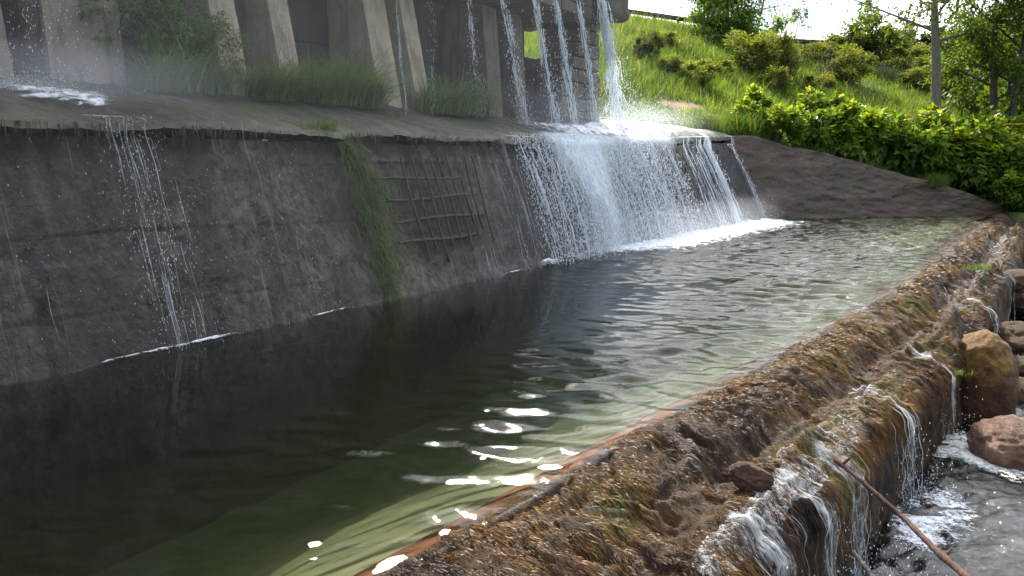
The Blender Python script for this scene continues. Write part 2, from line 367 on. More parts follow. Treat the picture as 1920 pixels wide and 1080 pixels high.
def mat_rock(name, dark, lite, moss=None, wet=.4):
    m = Mat(name); v = m.coord(); a = m.noise(v, 2.6, 8, .65, .4); b = m.noise(v, 14, 7, .7); sp = m.noise(v, 55, 3, .7)
    c = m.ramp(a, [(.32, dark), (.64, lite)]); c = m.mix(m.ramp(sp, [(.35, .5), (.5, 0)]), c, tuple(x*.5 for x in dark))
    if moss:
        g = m.n('ShaderNodeNewGeometry'); z = m.n('ShaderNodeSeparateXYZ'); m.L.new(g.outputs['Normal'], z.inputs[0])
        k = m.math('ADD', m.math('MULTIPLY', z.outputs[2], .35), m.math('MULTIPLY', m.noise(v, 6, 7, .7), .8))
        c = m.mix(m.ramp(k, [(.42, 0), (.6, .9)]), c, m.ramp(b, [(.3, tuple(x*.4 for x in moss)), (.65, moss)]))
    return m.done(m.bsdf(c, wet, m.bump(m.math('ADD', m.math('ADD', a, m.math('MULTIPLY', b, .6)), m.math('MULTIPLY', m.noise(v, 34, 6, .75, .6), .5)), 1.0, .07), Specular_IOR_Level=.25))
def mat_ground():
    m = Mat('grassy_soil'); v = m.coord(); a = m.noise(v, .35, 7, .6, .5); b = m.noise(v, 3.5, 7, .7)
    c = m.ramp(b, [(.3, (.035, .06, .012)), (.6, (.085, .12, .028)), (.8, (.13, .14, .045))])
    k = m.math('ADD', m.attr('soil'), m.math('MULTIPLY', m.math('SUBTRACT', a, .5), 1.0))
    c = m.mix(m.ramp(k, [(.42, 0), (.58, 1)]), c, m.ramp(b, [(.3, (.16, .085, .05)), (.7, (.27, .16, .10))]))
    return m.done(m.bsdf(c, .9, m.bump(b, .8, .08)))
def mat_plain(name, c, rough=.8, sc=8):
    m = Mat(name); n = m.noise(m.coord(), sc, 7, .65, .3)
    return m.done(m.bsdf(m.ramp(n, [(.3, tuple(x*.5 for x in c)), (.68, tuple(min(1, x*1.25) for x in c))]), rough, m.bump(n, .6, .03)))

M_dam = mat_dam(); M_ledge = mat_ledge()
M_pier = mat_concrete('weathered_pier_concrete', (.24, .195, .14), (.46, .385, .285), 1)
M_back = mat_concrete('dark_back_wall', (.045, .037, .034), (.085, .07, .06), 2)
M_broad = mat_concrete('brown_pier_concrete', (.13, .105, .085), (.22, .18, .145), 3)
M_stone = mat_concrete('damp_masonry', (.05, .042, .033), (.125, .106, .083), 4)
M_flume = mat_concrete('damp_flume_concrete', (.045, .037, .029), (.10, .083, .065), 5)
M_rebar = mat_plain('rusty_rebar', (.05, .038, .025), .8, 30)
M_rebarm = mat_plain('moss_grown_bar', (.05, .045, .022), .9, 30)
M_sill = mat_moss_rock(); M_strand = mat_moss_blade()
M_white = mat_whitewater('white_water', .82); M_drop = mat_whitewater('water_drops', .75); M_trickle = mat_whitewater('thin_trickle', .3)
M_foam = mat_foam('churned_foam', 13); M_foam2 = mat_foam('channel_foam', 30, (1, 1, 1), (.82, .85, .88)); M_film = mat_foam('ledge_film', 7, (1.2, .55, 1)); M_calmfoam = mat_foam('floating_foam', 5, (1, 1, 1), (.86, .88, .86), .0)
M_ledge_grass = mat_leaf('dam_grass', (.06, .105, .04), (.17, .25, .085), (.30, .30, .15))  # green of the grass and weeds on the ledge
M_hang = mat_leaf('wall_grass', (.05, .09, .028), (.15, .22, .065), (.24, .24, .09))
M_field = mat_leaf('field_grass', (.06, .11, .022), (.135, .225, .042), (.34, .31, .14), .55, .6)
M_clump = mat_leaf('tall_grass', (.05, .10, .018), (.14, .22, .035), (.22, .24, .06))
M_hedge = mat_leaf('broad_leaves', (.06, .125, .016), (.17, .27, .03), (.42, .37, .05), .45, .62)
M_shrub = mat_leaf('olive_leaves', (.08, .105, .025), (.18, .215, .055), (.27, .25, .09), .7, .58)
M_dshrub = mat_leaf('dark_shrub_leaves', (.04, .065, .018), (.105, .145, .035), None, .7, .55)
M_willow = mat_leaf('willow_leaves', (.08, .14, .03), (.17, .28, .06), None, .6, .62)
M_pale = mat_leaf('pale_leaves', (.07, .10, .03), (.15, .19, .06))
M_treel = mat_leaf('tree_leaves', (.045, .08, .014), (.12, .19, .03), (.24, .26, .05), .5, .6)
M_conif = mat_leaf('conifer_needles', (.014, .03, .016), (.035, .06, .03), None, .6, .15)
M_bark = mat_bark('brown_bark', (.07, .052, .04), (.14, .11, .085)); M_gbark = mat_bark('grey_bark', (.095, .08, .06), (.18, .155, .12))
M_dbk = mat_bark('dark_bark', (.035, .026, .02), (.075, .055, .042)); M_stick = mat_bark('wet_red_stick', (.045, .018, .012), (.11, .044, .027))

# ------------------------------------------------------------------ the ground
WX = np.array([-7.7, -.54, .7, 1.83, 4.3, 7.2, 13.12, 14.4]); WY = np.array([-6.0, 2.86, 4.5, 5.96, 9.08, 13.22, 21.81, 23.6])
def wx_of_y(y): return np.interp(y, WY, WX)
def weir_t(x, y): return (x - wx_of_y(y))*.80            # distance across the weir, downstream positive
WN = np.array([-.218, .976])
def wing_w(x, y): return (x-6.95)*WN[0] + (y-21.41)*WN[1]
def gz(x, y):
    x = np.asarray(x, float); y = np.asarray(y, float)
    v = (x-P0[0])*DB[0] + (y-P0[1])*DB[1]; w_ = wing_w(x, y)
    hb = np.interp(x, [6.6, 7.6, 8.9, 10.05, 11.2, 11.8, 14.4, 20], [2.25, 1.97, 1.7, 1.43, 1.12, 1.0, .28, .1])
    d1 = v-3.6; d2 = w_-.85
    dist = np.maximum(d1, d2)
    rise = np.where(dist < 4, dist*.2, .8+(dist-4)*.36)
    top = 9.1 + .25*np.sin(x*.13) - np.clip((x-24)*.05, 0, 3)
    zz = hb + np.clip(rise, 0, None)
    k = 2.2; zz = -np.logaddexp(-zz*k, -top*k)/k                                  # rolls off at the crest
    zz = zz - np.clip(dist-42, 0, 200)*.02
    hill = zz + fbm(P3(x*.35, y*.35, 0*x), 3, 3)*.22*np.clip(dist/3, 0, 1)
    t = weir_t(x, y)
    chan = -1.35 + np.clip((t-4.5)*.22, 0, 2.2) + np.clip((-y-4)*.15, 0, 2)
    low = np.where(t > .5, chan, -2.7)
    right = (x > 14.2) & (y > 20)
    z = np.where(dist > 0, hill, np.where(right, np.minimum(.1, hb), low))
    return z
gx = np.concatenate([[-1600, -700, -300, -130, -80], np.arange(-50, 70, .5), [75, 82, 92, 110, 150, 300, 700, 1600]])
gy = np.concatenate([[-1600, -700, -300, -120, -60], np.arange(-34, 66, .5), [70, 78, 90, 110, 150, 300, 700, 1600]])
GX, GY = np.meshgrid(gx, gy, indexing='ij'); GZ = gz(GX, GY)
far = np.clip((np.hypot(GX, GY)-150)/400, 0, 1); GZ = GZ*(1-far) + 3.0*far
def soil_of(x, y):
    d = np.full(np.shape(x), 0.0)
    for cx, cy, r in ((7.0, 25.6, 2.6), (9.3, 27.0, 2.2), (5.8, 27.3, 1.6), (12.5, 31, 2.2), (15, 31, 2.0)):
        d = np.maximum(d, np.clip(1.0-np.hypot(x-cx, (y-cy)*1.3)/r, 0, 1)*1.2)
    return d
tag(obj('ground', mesh_data('ground', P3(GX, GY, GZ), grid_faces(len(gx), len(gy))[:, ::-1], mat_ground(), True, {'soil': soil_of(GX, GY)})), kind='structure')
def hit(px, py, lo=14, hi=90):
    d = ray(px, py)
    for Y in np.arange(lo, hi, .1):
        p = np.array([0, 0, H]) + d*(Y/d[1])
        if p[2] <= float(gz(p[0], p[1])): return p
    p = np.array([0, 0, H]) + d*(hi/d[1]); return p

# ------------------------------------------------------------------ pool bed and pool water
def v_front(u): return np.interp(u, [-20, 10, 19.1, 22], [0, 0, -.45, -.6])
na, nc = 900, 120
aU = np.concatenate([np.linspace(-9, -2.5, 60), np.linspace(-2.4, 19.6, na-60)])
dpt = d2w(P3(aU, v_front(aU)+.25, 0*aU))
aW = np.interp(aU, [-9, 19.1, 19.6], [0, 1, 1.02])
wyy = -4.5 + (22.9+4.5)*aW; wpt = P3(wx_of_y(wyy)+.09, wyy-.05, 0*wyy)
wpt[:, 0] -= 0
ff = np.linspace(0, 1, nc)[None, :, None]
G2 = dpt[:, None]*(1-ff) + wpt[:, None]*ff
PX, PY = G2[..., 0], G2[..., 1]
def waves(x, y):
    r = np.random.default_rng(3); h = 0*x
    c0 = np.array([5.0, 17.5]); dist = np.hypot(x-c0[0], y-c0[1])
    pu = (x-P0[0])*DD[0]+(y-P0[1])*DD[1]; pv = (x-P0[0])*DB[0]+(y-P0[1])*DB[1]; st_ = lambda a, b, q: (lambda t: t*t*(3-2*t))(np.clip((q-a)/(b-a), 0, 1))
    env = .03 + .95*np.exp(-(np.maximum(0, 15-pu)/12.5)**2)*np.maximum(st_(4, 11, pu), st_(-1.9, -3.9, pv))
    env *= .35+.65*np.clip((fbm(P3(x*.5, y*.5, 0*x), 2, 9)+.7), 0, 1.3)
    wl = np.exp(r.uniform(math.log(.11), math.log(.52), 54))
    for L in wl:
        a = R(247) + r.normal(0, .55); k = 2*math.pi/L; ph = r.uniform(0, 6.28)
        kx, ky = math.cos(a)*k, math.sin(a)*k
        ws = .0105*L**1.0*(1.0 if L > .2 else .8)
        jit = 1.5*np.sin(x*r.uniform(.6, 3)-y*r.uniform(.3, 1.5)+r.uniform(0, 6))
        h = h + ws*np.cos(x*kx+y*ky+ph+jit)
    return (h*env*1.45, env)
PZ, PE = waves(PX, PY)
Vt = P3(PX, PY, PZ); nv = na*nc
ring = np.concatenate([np.arange(nc), (np.arange(1, na)*nc+nc-1), ((na-1)*nc+np.arange(nc-2, -1, -1)), (np.arange(na-2, 0, -1)*nc)])
Vb = Vt.reshape(-1, 3)[ring].copy(); Vb[:, 2] = -2.4
m_ = len(ring); j = np.arange(m_); j2 = (j+1) % m_
sideq = np.stack([ring[j], ring[j2], nv+j2, nv+j], -1)
cb_ = Vb.mean(0)[None]; bot = np.stack([nv+j2, np.full(m_, nv+m_), nv+j], -1)
M_pool = mat_water('pool_water', (.44, .55, .43), 1.0, (.64, .74, .44), .022, 17, .32)
tag(obj('pool_water', mesh_data('pool_water', np.concatenate([Vt.reshape(-1, 3), Vb, cb_]), [grid_faces(na, nc), sideq[:, ::-1], bot[:, ::-1]], M_pool, True, {'env': np.concatenate([PE.ravel(), np.zeros(m_+1)])})), kind='structure')
nb = 40; fb = np.linspace(-.03, 1.03, nb)[None, :, None]; sel = np.arange(0, na, 4)
B2 = dpt[sel][:, None]*(1-fb) + wpt[sel][:, None]*fb
bz = -np.interp(fb[..., 0], [0, .35, .55, .72, .85, .95, 1.03], [1.5, 1.35, .95, .56, .34, .23, .18]) + fbm(P3(B2[..., 0]*.8, B2[..., 1]*.8, 0*B2[..., 0]), 4, 5)*.09*np.interp(fb[..., 0], [.6, 1], [1, .3])
wing_rise = np.clip((B2[..., 1]-19.5)/3.0, 0, 1); bz = bz*(1-.8*wing_rise)
tag(obj('pool_bed', mesh_data('pool_bed', P3(B2[..., 0], B2[..., 1], bz), grid_faces(len(sel), nb)[:, ::-1], mat_plain('silty_bed', (.185, .16, .085), .9, 1.4))), kind='structure')

def sst(a, b, x): t = np.clip((x-a)/(b-a), 0, 1); return t*t*(3-2*t)
# ------------------------------------------------------------------ the dam (local frame: x along, y back, z up)
def lipz_b(u): return np.interp(u, [10, 12, 15.5, 20], [0, .05, .30, .42])
def lipz_f(u): return lipz_b(u)-.13*sst(11.3, 14.5, u)
def dam_root(name, u, v, z, label, cat, group=None):
    return empty(name, tuple(d2w(np.array([u, v, z]))), label, cat, group, DROT)
dam = dam_root('dam_wall', 0, 0, 0, 'long battered concrete dam wall, dark and water stained, rising from the pool', 'dam')
nu = 1350; uu = np.concatenate([np.linspace(-10, -1, 150), np.linspace(-.97, 21.3, nu-150)])
zf = np.concatenate([np.linspace(-2.2, -.15, 8), np.linspace(-.1, 1.82, 96)])
U, Z = np.meshgrid(uu, zf, indexing='ij'); Z = np.where(Z > 0, Z*(1.80+lipz_f(U))/1.82, Z)
Vv = Z*.315 + v_front(U)*np.clip(1-Z/2.2, 0, 1)
p_ = P3(U, Z*1.0, 0*U)
rel = fbm(p_*np.array([.9, 1.4, 1]), 4, 11)*.07 + fbm(p_*np.array([5, 5, 1]), 4, 12)*.028 + np.minimum(0, fbm(p_*np.array([11, 8, 1]), 3, 14)+.15)*.035
rel += np.where(np.abs((Z+.16*fbm(P3(U*.35, 0*U, 0*U), 2, 4)) % .62-.31) < .012, -.012, 0)*(fbm(P3(U*.9, Z*1.5, 0*U), 2, 19) > -.05)           # board joints
rel -= .06*np.clip(1-(np.abs(Z-1.75)/.12)**2, 0, 1)*np.interp(U, [12, 15], [1, 0])                                               # undercut below the lip
rel += .10*np.clip((.45-Z)/.6, 0, 1)*(.6+fbm(p_*2.2, 3, 21))                                       # rough eroded foot
cavity = np.clip(1-((U-5.7)/1.25)**2, 0, 1)*np.clip(1-((Z-.98)/.6)**4, 0, 1); rel -= .06*np.sqrt(cavity)
Vv = Vv - rel
obj('wall_face', mesh_data('wall_face', P3(U, Vv, Z), grid_faces(len(uu), len(zf)), M_dam, True, {'wet': .9*sst(6.6, 10, U+.5*fbm(P3(U*2, Z*.6, 0*U), 3, 39))+.45*np.exp(-((U-2.0)/.45)**2)}), dam)
vl = np.concatenate([np.linspace(0, .16, 7), np.linspace(.2, 1.7, 44)]); U, Q = np.meshgrid(uu, vl, indexing='ij')
edge = .50 + .13*sst(12.5, 16, U) + .035*fbm(P3(U*1.5, 0*U, 0*U), 4, 31) + .02*fbm(P3(U*9, 0*U, 0*U), 3, 32)
lipz = 1.93 + .03*fbm(P3(U*1.2, 0*U, 0*U), 3, 33) + .02*fbm(P3(U*6, 0*U, 0*U), 3, 36) + lipz_b(U)-.13*sst(11.3, 14.5, U)*np.clip(1-Q/.5, 0, 1)**2
Vl = edge + Q; nose = np.clip(Q/.05, 0, 1)
Zl = lipz - .065*(1-nose)**1.0 + np.clip(Q-.03, 0, None)*np.interp(U, [0, 13, 20], [.30, .30, .12]) + fbm(P3(U*2, Q*2.5, 0*U), 4, 34)*.03 + fbm(P3(U*9, Q*9, 0*U), 3, 35)*.012
obj('ledge', mesh_data('ledge', P3(U, Vl, Zl), grid_faces(len(uu), len(vl)), M_ledge, True, {'wet': np.clip(.92*sst(7.5, 11, U+1.2*Q)+.8*np.exp(-((U-2.0)/.8)**2)+.5*np.clip(fbm(P3(U*.6, Q*1.5, 0*U), 3, 38)*2, 0, 1), 0, .95)}), dam)
un = P3(uu, np.interp(uu, [0, 1], [.5, .5]), 0*uu)
under = np.stack([P3(uu, edge[:, 0], Zl[:, 0]), P3(uu, edge[:, 0]+.28, Zl[:, 0]-.05)], 1)
obj('lip_underside', mesh_data('lip_underside', under, grid_faces(len(uu), 2)[:, ::-1], M_dam), dam)
def ledge_z(u, v):
    return 1.93 + lipz_b(u) - .13*sst(11.3, 14.5, u)*np.clip(1-(v-.53)/.5, 0, 1)**2 + np.clip(v-.53, 0, None)*np.interp(u, [0, 13, 20], [.30, .30, .12])
ub = np.linspace(-10, 21.3, 120); Ub, Qb = np.meshgrid(ub, np.linspace(2.15, 4.2, 8), indexing='ij')
obj('ledge_back', mesh_data('ledge_back', P3(Ub, Qb, ledge_z(Ub, Qb*0+2.15)+(Qb-2.15)*.06+.003+fbm(P3(Ub, Qb, 0*Ub), 3, 8)*.05), grid_faces(120, 8), M_ledge), dam)
def face_v(z, u): return z*.315 + float(v_front(u))*max(0, 1-z/2.2)
for k, (zb, u0, u1, mm) in enumerate([(1.37, 4.38, 6.2, M_rebarm), (1.12, 4.55, 6.45, M_rebarm), (.86, 4.6, 6.5, M_rebarm), (.60, 4.58, 6.2, M_rebarm)]):
    us = np.linspace(u0, u1, 14); P = P3(us, zb*.315-.040+.012*np.sin(us*5+k), zb+.015*np.sin(us*3+k*2))
    V, q = tubes(P[None], np.full((1, 14), .021 if mm is M_rebarm else .012)*(1+.35*fbm(P3(us*7, 0*us, 0*us+k), 2, k))[None], 6)
    tag(obj('horizontal_bar', mesh_data('bar', V, q, mm), dam))
for k, u in enumerate([5.02, 5.22, 5.42, 5.60, 5.79, 5.98, 6.18, 6.36, 6.55]):
    z0 = .35+.12*math.sin(k*2.1)+.03*k; z1 = 1.68-.05*math.cos(k*1.7)
    zs = np.linspace(z0, z1, 14); P = P3(u+.02*np.sin(zs*4+k)+(1.4-zs)*.03, zs*.315-.055, zs)
    V, q = tubes(P[None], np.full((1, 14), .016), 6); obj('vertical_bar', mesh_data('bar', V, q, M_rebar), dam)

# wing wall at the far end of the pool
A = np.array([5.93, 21.18]); Bp = np.array([14.6, 23.12]); wl_ = np.linspace(0, 1, 260)
ws = np.linspace(0, 1, 70)
Wa, Wb = np.meshgrid(wl_, ws, indexing='ij')
bx = A[0]+(Bp[0]-A[0])*Wa; by = A[1]+(Bp[1]-A[1])*Wa
cz = np.interp(bx-.2, [6.0, 6.7, 7.6, 8.9, 10.05, 11.2, 11.8, 14.4], [2.27, 2.27, 2.01, 1.75, 1.47, 1.16, 1.06, .24])
hz_ = np.where(Wb < .15, -1.2+Wb/.15*1.1, np.where(Wb < .9, -.1+(Wb-.15)/.75*(cz+.1), cz))
back = np.where(Wb < .9, (hz_+1.2)*.34-.35, (cz+1.2)*.34-.35 + (Wb-.9)/.1*.5)
nw = fbm(P3(Wa*6, hz_*2, 0*Wa), 5, 41)*.10 + fbm(P3(Wa*34, hz_*9, 0*Wa), 4, 42)*.035 + (1-2*np.abs(fbm(P3(Wa*12, hz_*6+Wa*5, 0*Wa), 4, 45)))*.02
wz = P3(bx+WN[0]*(back-nw), by+WN[1]*(back-nw), hz_+.03*np.where(Wb > .8, fbm(P3(Wa*20, Wb*9, 0*Wa), 3, 43), 0))
def mat_wing():
    m = Mat('wet_brown_bank_concrete'); v = m.coord(); a = m.noise(m.coord((.7, .7, 2.5)), 2.2, 7, .65, .4); b = m.noise(v, 16, 7, .7)
    c = m.ramp(a, [(.3, (.02, .011, .005)), (.5, (.056, .031, .014)), (.68, (.115, .068, .031))]); c = m.mix(m.ramp(b, [(.35, .8), (.55, 0)]), c, (.018, .014, .011))
    return m.done(m.bsdf(c, m.ramp(b, [(.3, .22), (.7, .6)]), m.bump(b, 1.0, .05)))
wing = tag(obj('wing_wall', mesh_data('wing_wall', wz, grid_faces(260, 70), mat_wing())), 'low sloping brown concrete wall below the leafy bushes, falling from the waterfall to the water', 'wall')

# piers
def pier(u0, u1, z1, vb, mat, label, batter=.2, depth=1.1, lean=0.0, marks=None, amp=.012):
    zb = float(ledge_z((u0+u1)/2, vb))-.25
    r = dam_root('concrete_pier', (u0+u1)/2, vb, zb, label, 'pier', 'piers carrying the flume above the ledge')
    hw = (u1-u0)/2; hgt = z1-zb
    def shp(V):
        V = V.copy(); V[:, 1] += V[:, 2]*batter*np.clip(1-V[:, 1]/depth, 0, 1); V[:, 0] += V[:, 2]*lean; return V
    V, f = sub_box((-hw, 0, 0), (hw, depth, hgt), .05, amp, int(u0*10) % 97, shp, .02)
    obj('shaft', mesh_data('shaft', V, f, mat, True), r)
    return r, hw, zb
Vc = 1.95
pier(.75, 1.30, 4.3, Vc, M_broad, 'brown concrete pier at the far left edge, behind the splash on the ledge')
pier(1.62, 2.42, 4.3, Vc, M_broad, 'broadest brown concrete pier, right of the splash on the ledge', .1)
r1, hw1, zb1 = pier(3.66, 4.05, 4.3, Vc, M_pier, 'pale concrete pier with a scratched letter near its top, left of the tall grass')
r2, hw2, zb2 = pier(4.58, 4.93, 4.3, Vc, M_pier, 'pale concrete pier with carved scribbles down its front, rising from tall grass')
pier(6.42, 6.92, 4.3, Vc, M_pier, 'pale slanting concrete pier with its foot on the bare ledge, left of the water chain')
pier(7.28, 7.64, 4.3, Vc, M_pier, 'pale narrow concrete pier right of the thin water chain, its foot in grass')
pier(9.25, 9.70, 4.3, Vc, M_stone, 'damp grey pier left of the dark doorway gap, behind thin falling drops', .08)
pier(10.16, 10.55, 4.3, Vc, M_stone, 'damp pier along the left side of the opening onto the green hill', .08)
def marks(r, hw, zb, strokes, dy):
    for s in strokes:
        P = np.array([[(x-.5)*2*hw, -.001+(z-zb)*.2, z-zb] for x, z in s]); t = np.linspace(0, len(P)-1, 10)
        P = np.stack([np.interp(t, np.arange(len(P)), P[:, i]) for i in range(3)], 1)
        V, q = tubes(P[None], np.full((1, 10), .006), 5); obj('scratched_mark', mesh_data('mark', V, q, M_mark), r)
M_mark = mat_plain('scratch_edges', (.42, .38, .32), .9, 20)
marks(r1, hw1, zb1, [[(.52, 3.42), (.46, 3.25), (.42, 3.08)], [(.58, 3.40), (.55, 3.22), (.5, 3.09)], [(.46, 3.22), (.62, 3.2), (.58, 3.1), (.42, 3.08)], [(.66, 3.2), (.78, 3.06)]], 0)
marks(r2, hw2, zb2, [[(.2, 3.7), (.2, 3.35), (.24, 3.1), (.22, 2.95)], [(.35, 3.66), (.5, 3.62), (.4, 3.5)], [(.3, 3.45), (.6, 3.5)], [(.35, 3.3), (.7, 3.32), (.4, 3.22), (.72, 3.2)], [(.3, 3.08), (.55, 3.02)], [(.62, 3.2), (.62, 2.75), (.6, 2.6)], [(.3, 2.9), (.5, 2.84)]], 0)

# back wall behind the piers, with openings
bw = dam_root('back_wall', 0, 3.15, 2.2, 'dark panelled wall behind the piers with an opening onto the green hill', 'wall')
VB = 3.15
def uzb(px, py): p = dam_uvz(px, py, VB); return p[0], p[2]
def wpanel(u0, u1, z0, z1, sd):
    V, f = sub_box((u0+.008, 0, z0-2.2+.008), (u1-.008, .28, z1-2.2-.008), .12, .012, sd, None, .02)
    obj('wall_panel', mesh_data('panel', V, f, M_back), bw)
ZT = 4.45
uL = uzb(880, 50)[0]; uL2 = uzb(897, 50)[0]; zA = uzb(888, 60)[1]; zB_ = uzb(888, 42)[1]
uS = uzb(943, 60)[0]; uS2 = uzb(948, 60)[0]; zS0 = uzb(945, 86)[1]; zS1 = uzb(945, 50)[1]
uW0 = uzb(984, 70)[0]; uW1 = uzb(1052, 70)[0]; zW0 = uzb(1015, 112)[1]; zW1 = uzb(1015, 30)[1]
edges = list(np.arange(-8, uL-.5, 1.35))+[uL]
for k in range(len(edges)-1):
    wpanel(edges[k], edges[k+1], 2.2, 3.35, 3*k); wpanel(edges[k], edges[k+1], 3.35, ZT, 3*k+1)
wpanel(uL, uL2, 2.2, zA, 5); wpanel(uL, uL2, zB_, ZT, 6); wpanel(uL2, uS, 2.2, 3.4, 7); wpanel(uL2, uS, 3.4, ZT, 8)
wpanel(uS, uS2, 2.2, zS0, 9); wpanel(uS, uS2, zS1, ZT, 10); wpanel(uS2, uW0, 2.2, ZT, 12)
um = uW0*.25+uW1*.75
wpanel(uW0, um, 2.2, zW0, 13); wpanel(um, uW1+.5, 2.2, zW0+.12, 14); wpanel(uW1, uW1+1.3, zW0+.12, ZT, 16)

# masonry end pier made of blocks
eu0, eu1 = dam_uvz(1053, 150, Vc)[0], dam_uvz(1124, 150, Vc)[0]
ep = dam_root('masonry_pier', (eu0+eu1)/2, Vc, float(ledge_z((eu0+eu1)/2, Vc))-.12, 'dark stepped masonry pier at the right end of the flume, behind falling water', 'pier', 'piers carrying the flume above the ledge')
hw = (eu1-eu0)/2; z = 0.0; k = 0
hs = [.30, .27, .31, .28, .26, .30, .29, .28]
for hgt in hs:
    left = -hw if z < 1.05 else (-hw*.45 if z < 1.3 else -hw*.2)
    cuts = [left, left+(hw-left)*(.42 if k % 2 else .6), hw] if hw-left > .8 else [left, hw]
    for a_, b_ in zip(cuts[:-1], cuts[1:]):
        j_ = random.uniform(-.012, .012)
        V, f = sub_box((a_+.008, j_, z+.008), (b_-.008, .9, z+hgt-.008), .08, .02, k*7+int(a_*10), None, .03)
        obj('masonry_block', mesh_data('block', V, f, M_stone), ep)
    z += hgt; k += 1

# the flume on top: floor slabs, side panels, broken end block
fl = dam_root('flume', 0, 1.5, 4.42, 'overhead concrete flume on piers, leaking water along its edge, with a broken right end', 'flume')
ue = dam_uvz(1180, 20, 1.3)[0]
fe = list(np.arange(-8, ue-1.6, 1.9))+[ue-1.3]
for k in range(len(fe)-1):
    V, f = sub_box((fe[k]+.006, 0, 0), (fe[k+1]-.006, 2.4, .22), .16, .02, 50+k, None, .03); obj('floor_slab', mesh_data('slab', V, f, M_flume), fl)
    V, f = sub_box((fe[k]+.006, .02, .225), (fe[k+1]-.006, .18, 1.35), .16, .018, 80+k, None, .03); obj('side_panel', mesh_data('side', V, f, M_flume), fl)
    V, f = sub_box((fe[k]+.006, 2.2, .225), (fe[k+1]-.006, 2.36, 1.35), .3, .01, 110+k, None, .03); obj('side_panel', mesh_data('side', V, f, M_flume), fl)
zE = dam_uvz(1165, 38, 1.3)[2]-4.42
V, f = sub_box((ue-1.29, -.25, zE), (ue, 2.4, zE+.75), .07, .06, 7, None, .16); obj('end_block', mesh_data('end_block', V, f, M_flume), fl)

# ------------------------------------------------------------------ the weir
ns, nt_ = 1500, 150
sy = np.concatenate([np.linspace(-4.5, 2.2, 120), np.linspace(2.2, 9.5, 950)[1:], np.linspace(9.5, 23.4, ns-1068)[1:]])
ns = len(sy); sx = wx_of_y(sy)
sx = np.convolve(np.pad(sx, 40, mode='reflect', reflect_type='odd'), np.ones(81)/81, 'valid') if False else sx
tn = np.array([-.75, -.40, -.20, -.045, .05, .16, .30, .42, .50, .58, .68, .76, .84, .93, .99, 1.03, 1.05, 1.06])
zn = np.array([-1.0, -.34, -.10, -.026, .010, .025, -.005, -.05, -.13, -.205, -.225, -.20, -.205, -.24, -.29, -.40, -.70, -1.5])
tt = np.concatenate([np.linspace(-.75, -.2, 12), np.linspace(-.19, .98, 86), np.interp(np.linspace(0, 1, 52), [0, .25, 1], [.985, 1.035, 1.06])])
zprof = np.concatenate([np.interp(tt[:98], tn, zn), np.interp(np.linspace(0, 1, 52), [0, .12, .25, 1], [-.285, -.33, -.42, -1.5])])
nt_ = len(tt)
Sy, Tt = np.meshgrid(sy, tt, indexing='ij'); Sx = np.repeat(sx[:, None], nt_, 1)
WTN = np.array([.80, -.60])
s_len = Sy/.80
crestw = .05*fbm(P3(s_len*.9, 0*Sy, 0*Sy), 4, 51)
Tj = Tt + crestw*np.clip(Tt*2, 0, 1) + np.where(Tt > .45, .05*fbm(P3(s_len*1.6, 0*Sy, 0*Sy+9), 4, 52), 0)
pz = np.repeat(zprof[None], ns, 0)
def ridged(p, o, sd): return 1-2*np.abs(fbm(p, o, sd))
on = np.clip((Tt+.05)/.25, 0, 1)
wx2 = s_len+.25*fbm(P3(s_len*2, Tt*3, 0*Sy), 3, 62); wt2 = Tt+.2*fbm(P3(s_len*2.3, Tt*3, 0*Sy+4), 3, 63)
rough = fbm(P3(wx2*1.8, wt2*3, 0*Sy), 4, 53)*.085 + (ridged(P3(wx2*5, wt2*3.2, 0*Sy), 3, 54)-.6)*.04 + (ridged(P3(wx2*17, wt2*5.5, 0*Sy), 3, 55)-.6)*.026 + np.minimum(0, fbm(P3(wx2*6, wt2*6, 0*Sy), 4, 64)+.22)*.11
ribs = np.clip(fbm(P3(s_len*1.1, Tt*9, 0*Sy+3), 3, 56), 0, 1)*.10*np.clip((Tt-.5)/.15, 0, 1)*np.clip((1.0-Tt)/.1, 0, 1)
midridge = .08*np.exp(-((Tt-.73-.04*np.sin(s_len*1.3))/.045)**2)*np.clip(fbm(P3(s_len*.8, 0*Sy, 0*Sy+30), 3, 57)*2.2+.35, 0, 1)
crest_add = .03*fbm(P3(s_len*1.4, 0*Sy, 0*Sy+50), 3, 58)*np.clip(Tt*6, 0, 1)*np.clip((.5-Tt)/.2, 0, 1)
far_up = np.interp(Sy, [0, 14, 22, 24], [0, 0, .03, .12])*np.clip(Tt*4, 0, 1)
crest_add -= .022*np.clip((5.2-Sy)/1.5, 0, 1)*np.clip((.35-Tt)/.2, 0, 1)*np.clip(Tt*10, 0, 1)
Wz = pz + (rough+ribs+midridge)*on*np.where(Tt > .985, .0, 1) + crest_add + far_up
facen = np.where(Tt >= .98, fbm(P3(s_len*3, Wz*2.5, 0*Sy), 4, 59)*.07 + fbm(P3(s_len*14, Wz*3, 0*Sy), 4, 60)*.035, 0)
Wx_ = Sx + WTN[0]*(Tj+facen); Wy_ = Sy + WTN[1]*(Tj+facen)
weir = tag(obj('weir_sill', mesh_data('weir_sill', P3(Wx_, Wy_, Wz), grid_faces(ns, nt_)[:, ::1], M_sill, True, {'sub': np.clip(1-(Tt+.03+.05*fbm(P3(s_len*3, 0*Sy, 0*Sy), 4, 68))/.06+.9*np.clip((4.4-Sy)/.8, 0, 1)*np.clip(1-np.abs(Tt+.06)/.14, 0, 1), 0, 1)*np.interp(Sy, [3.8, 6.0], [1, .12])*np.clip(.75+fbm(P3(s_len*2, Tt*6, 0*Sy), 3, 66), 0, 1)})), 'long low concrete weir overgrown with brown and golden algae, water trickling over it', 'weir')
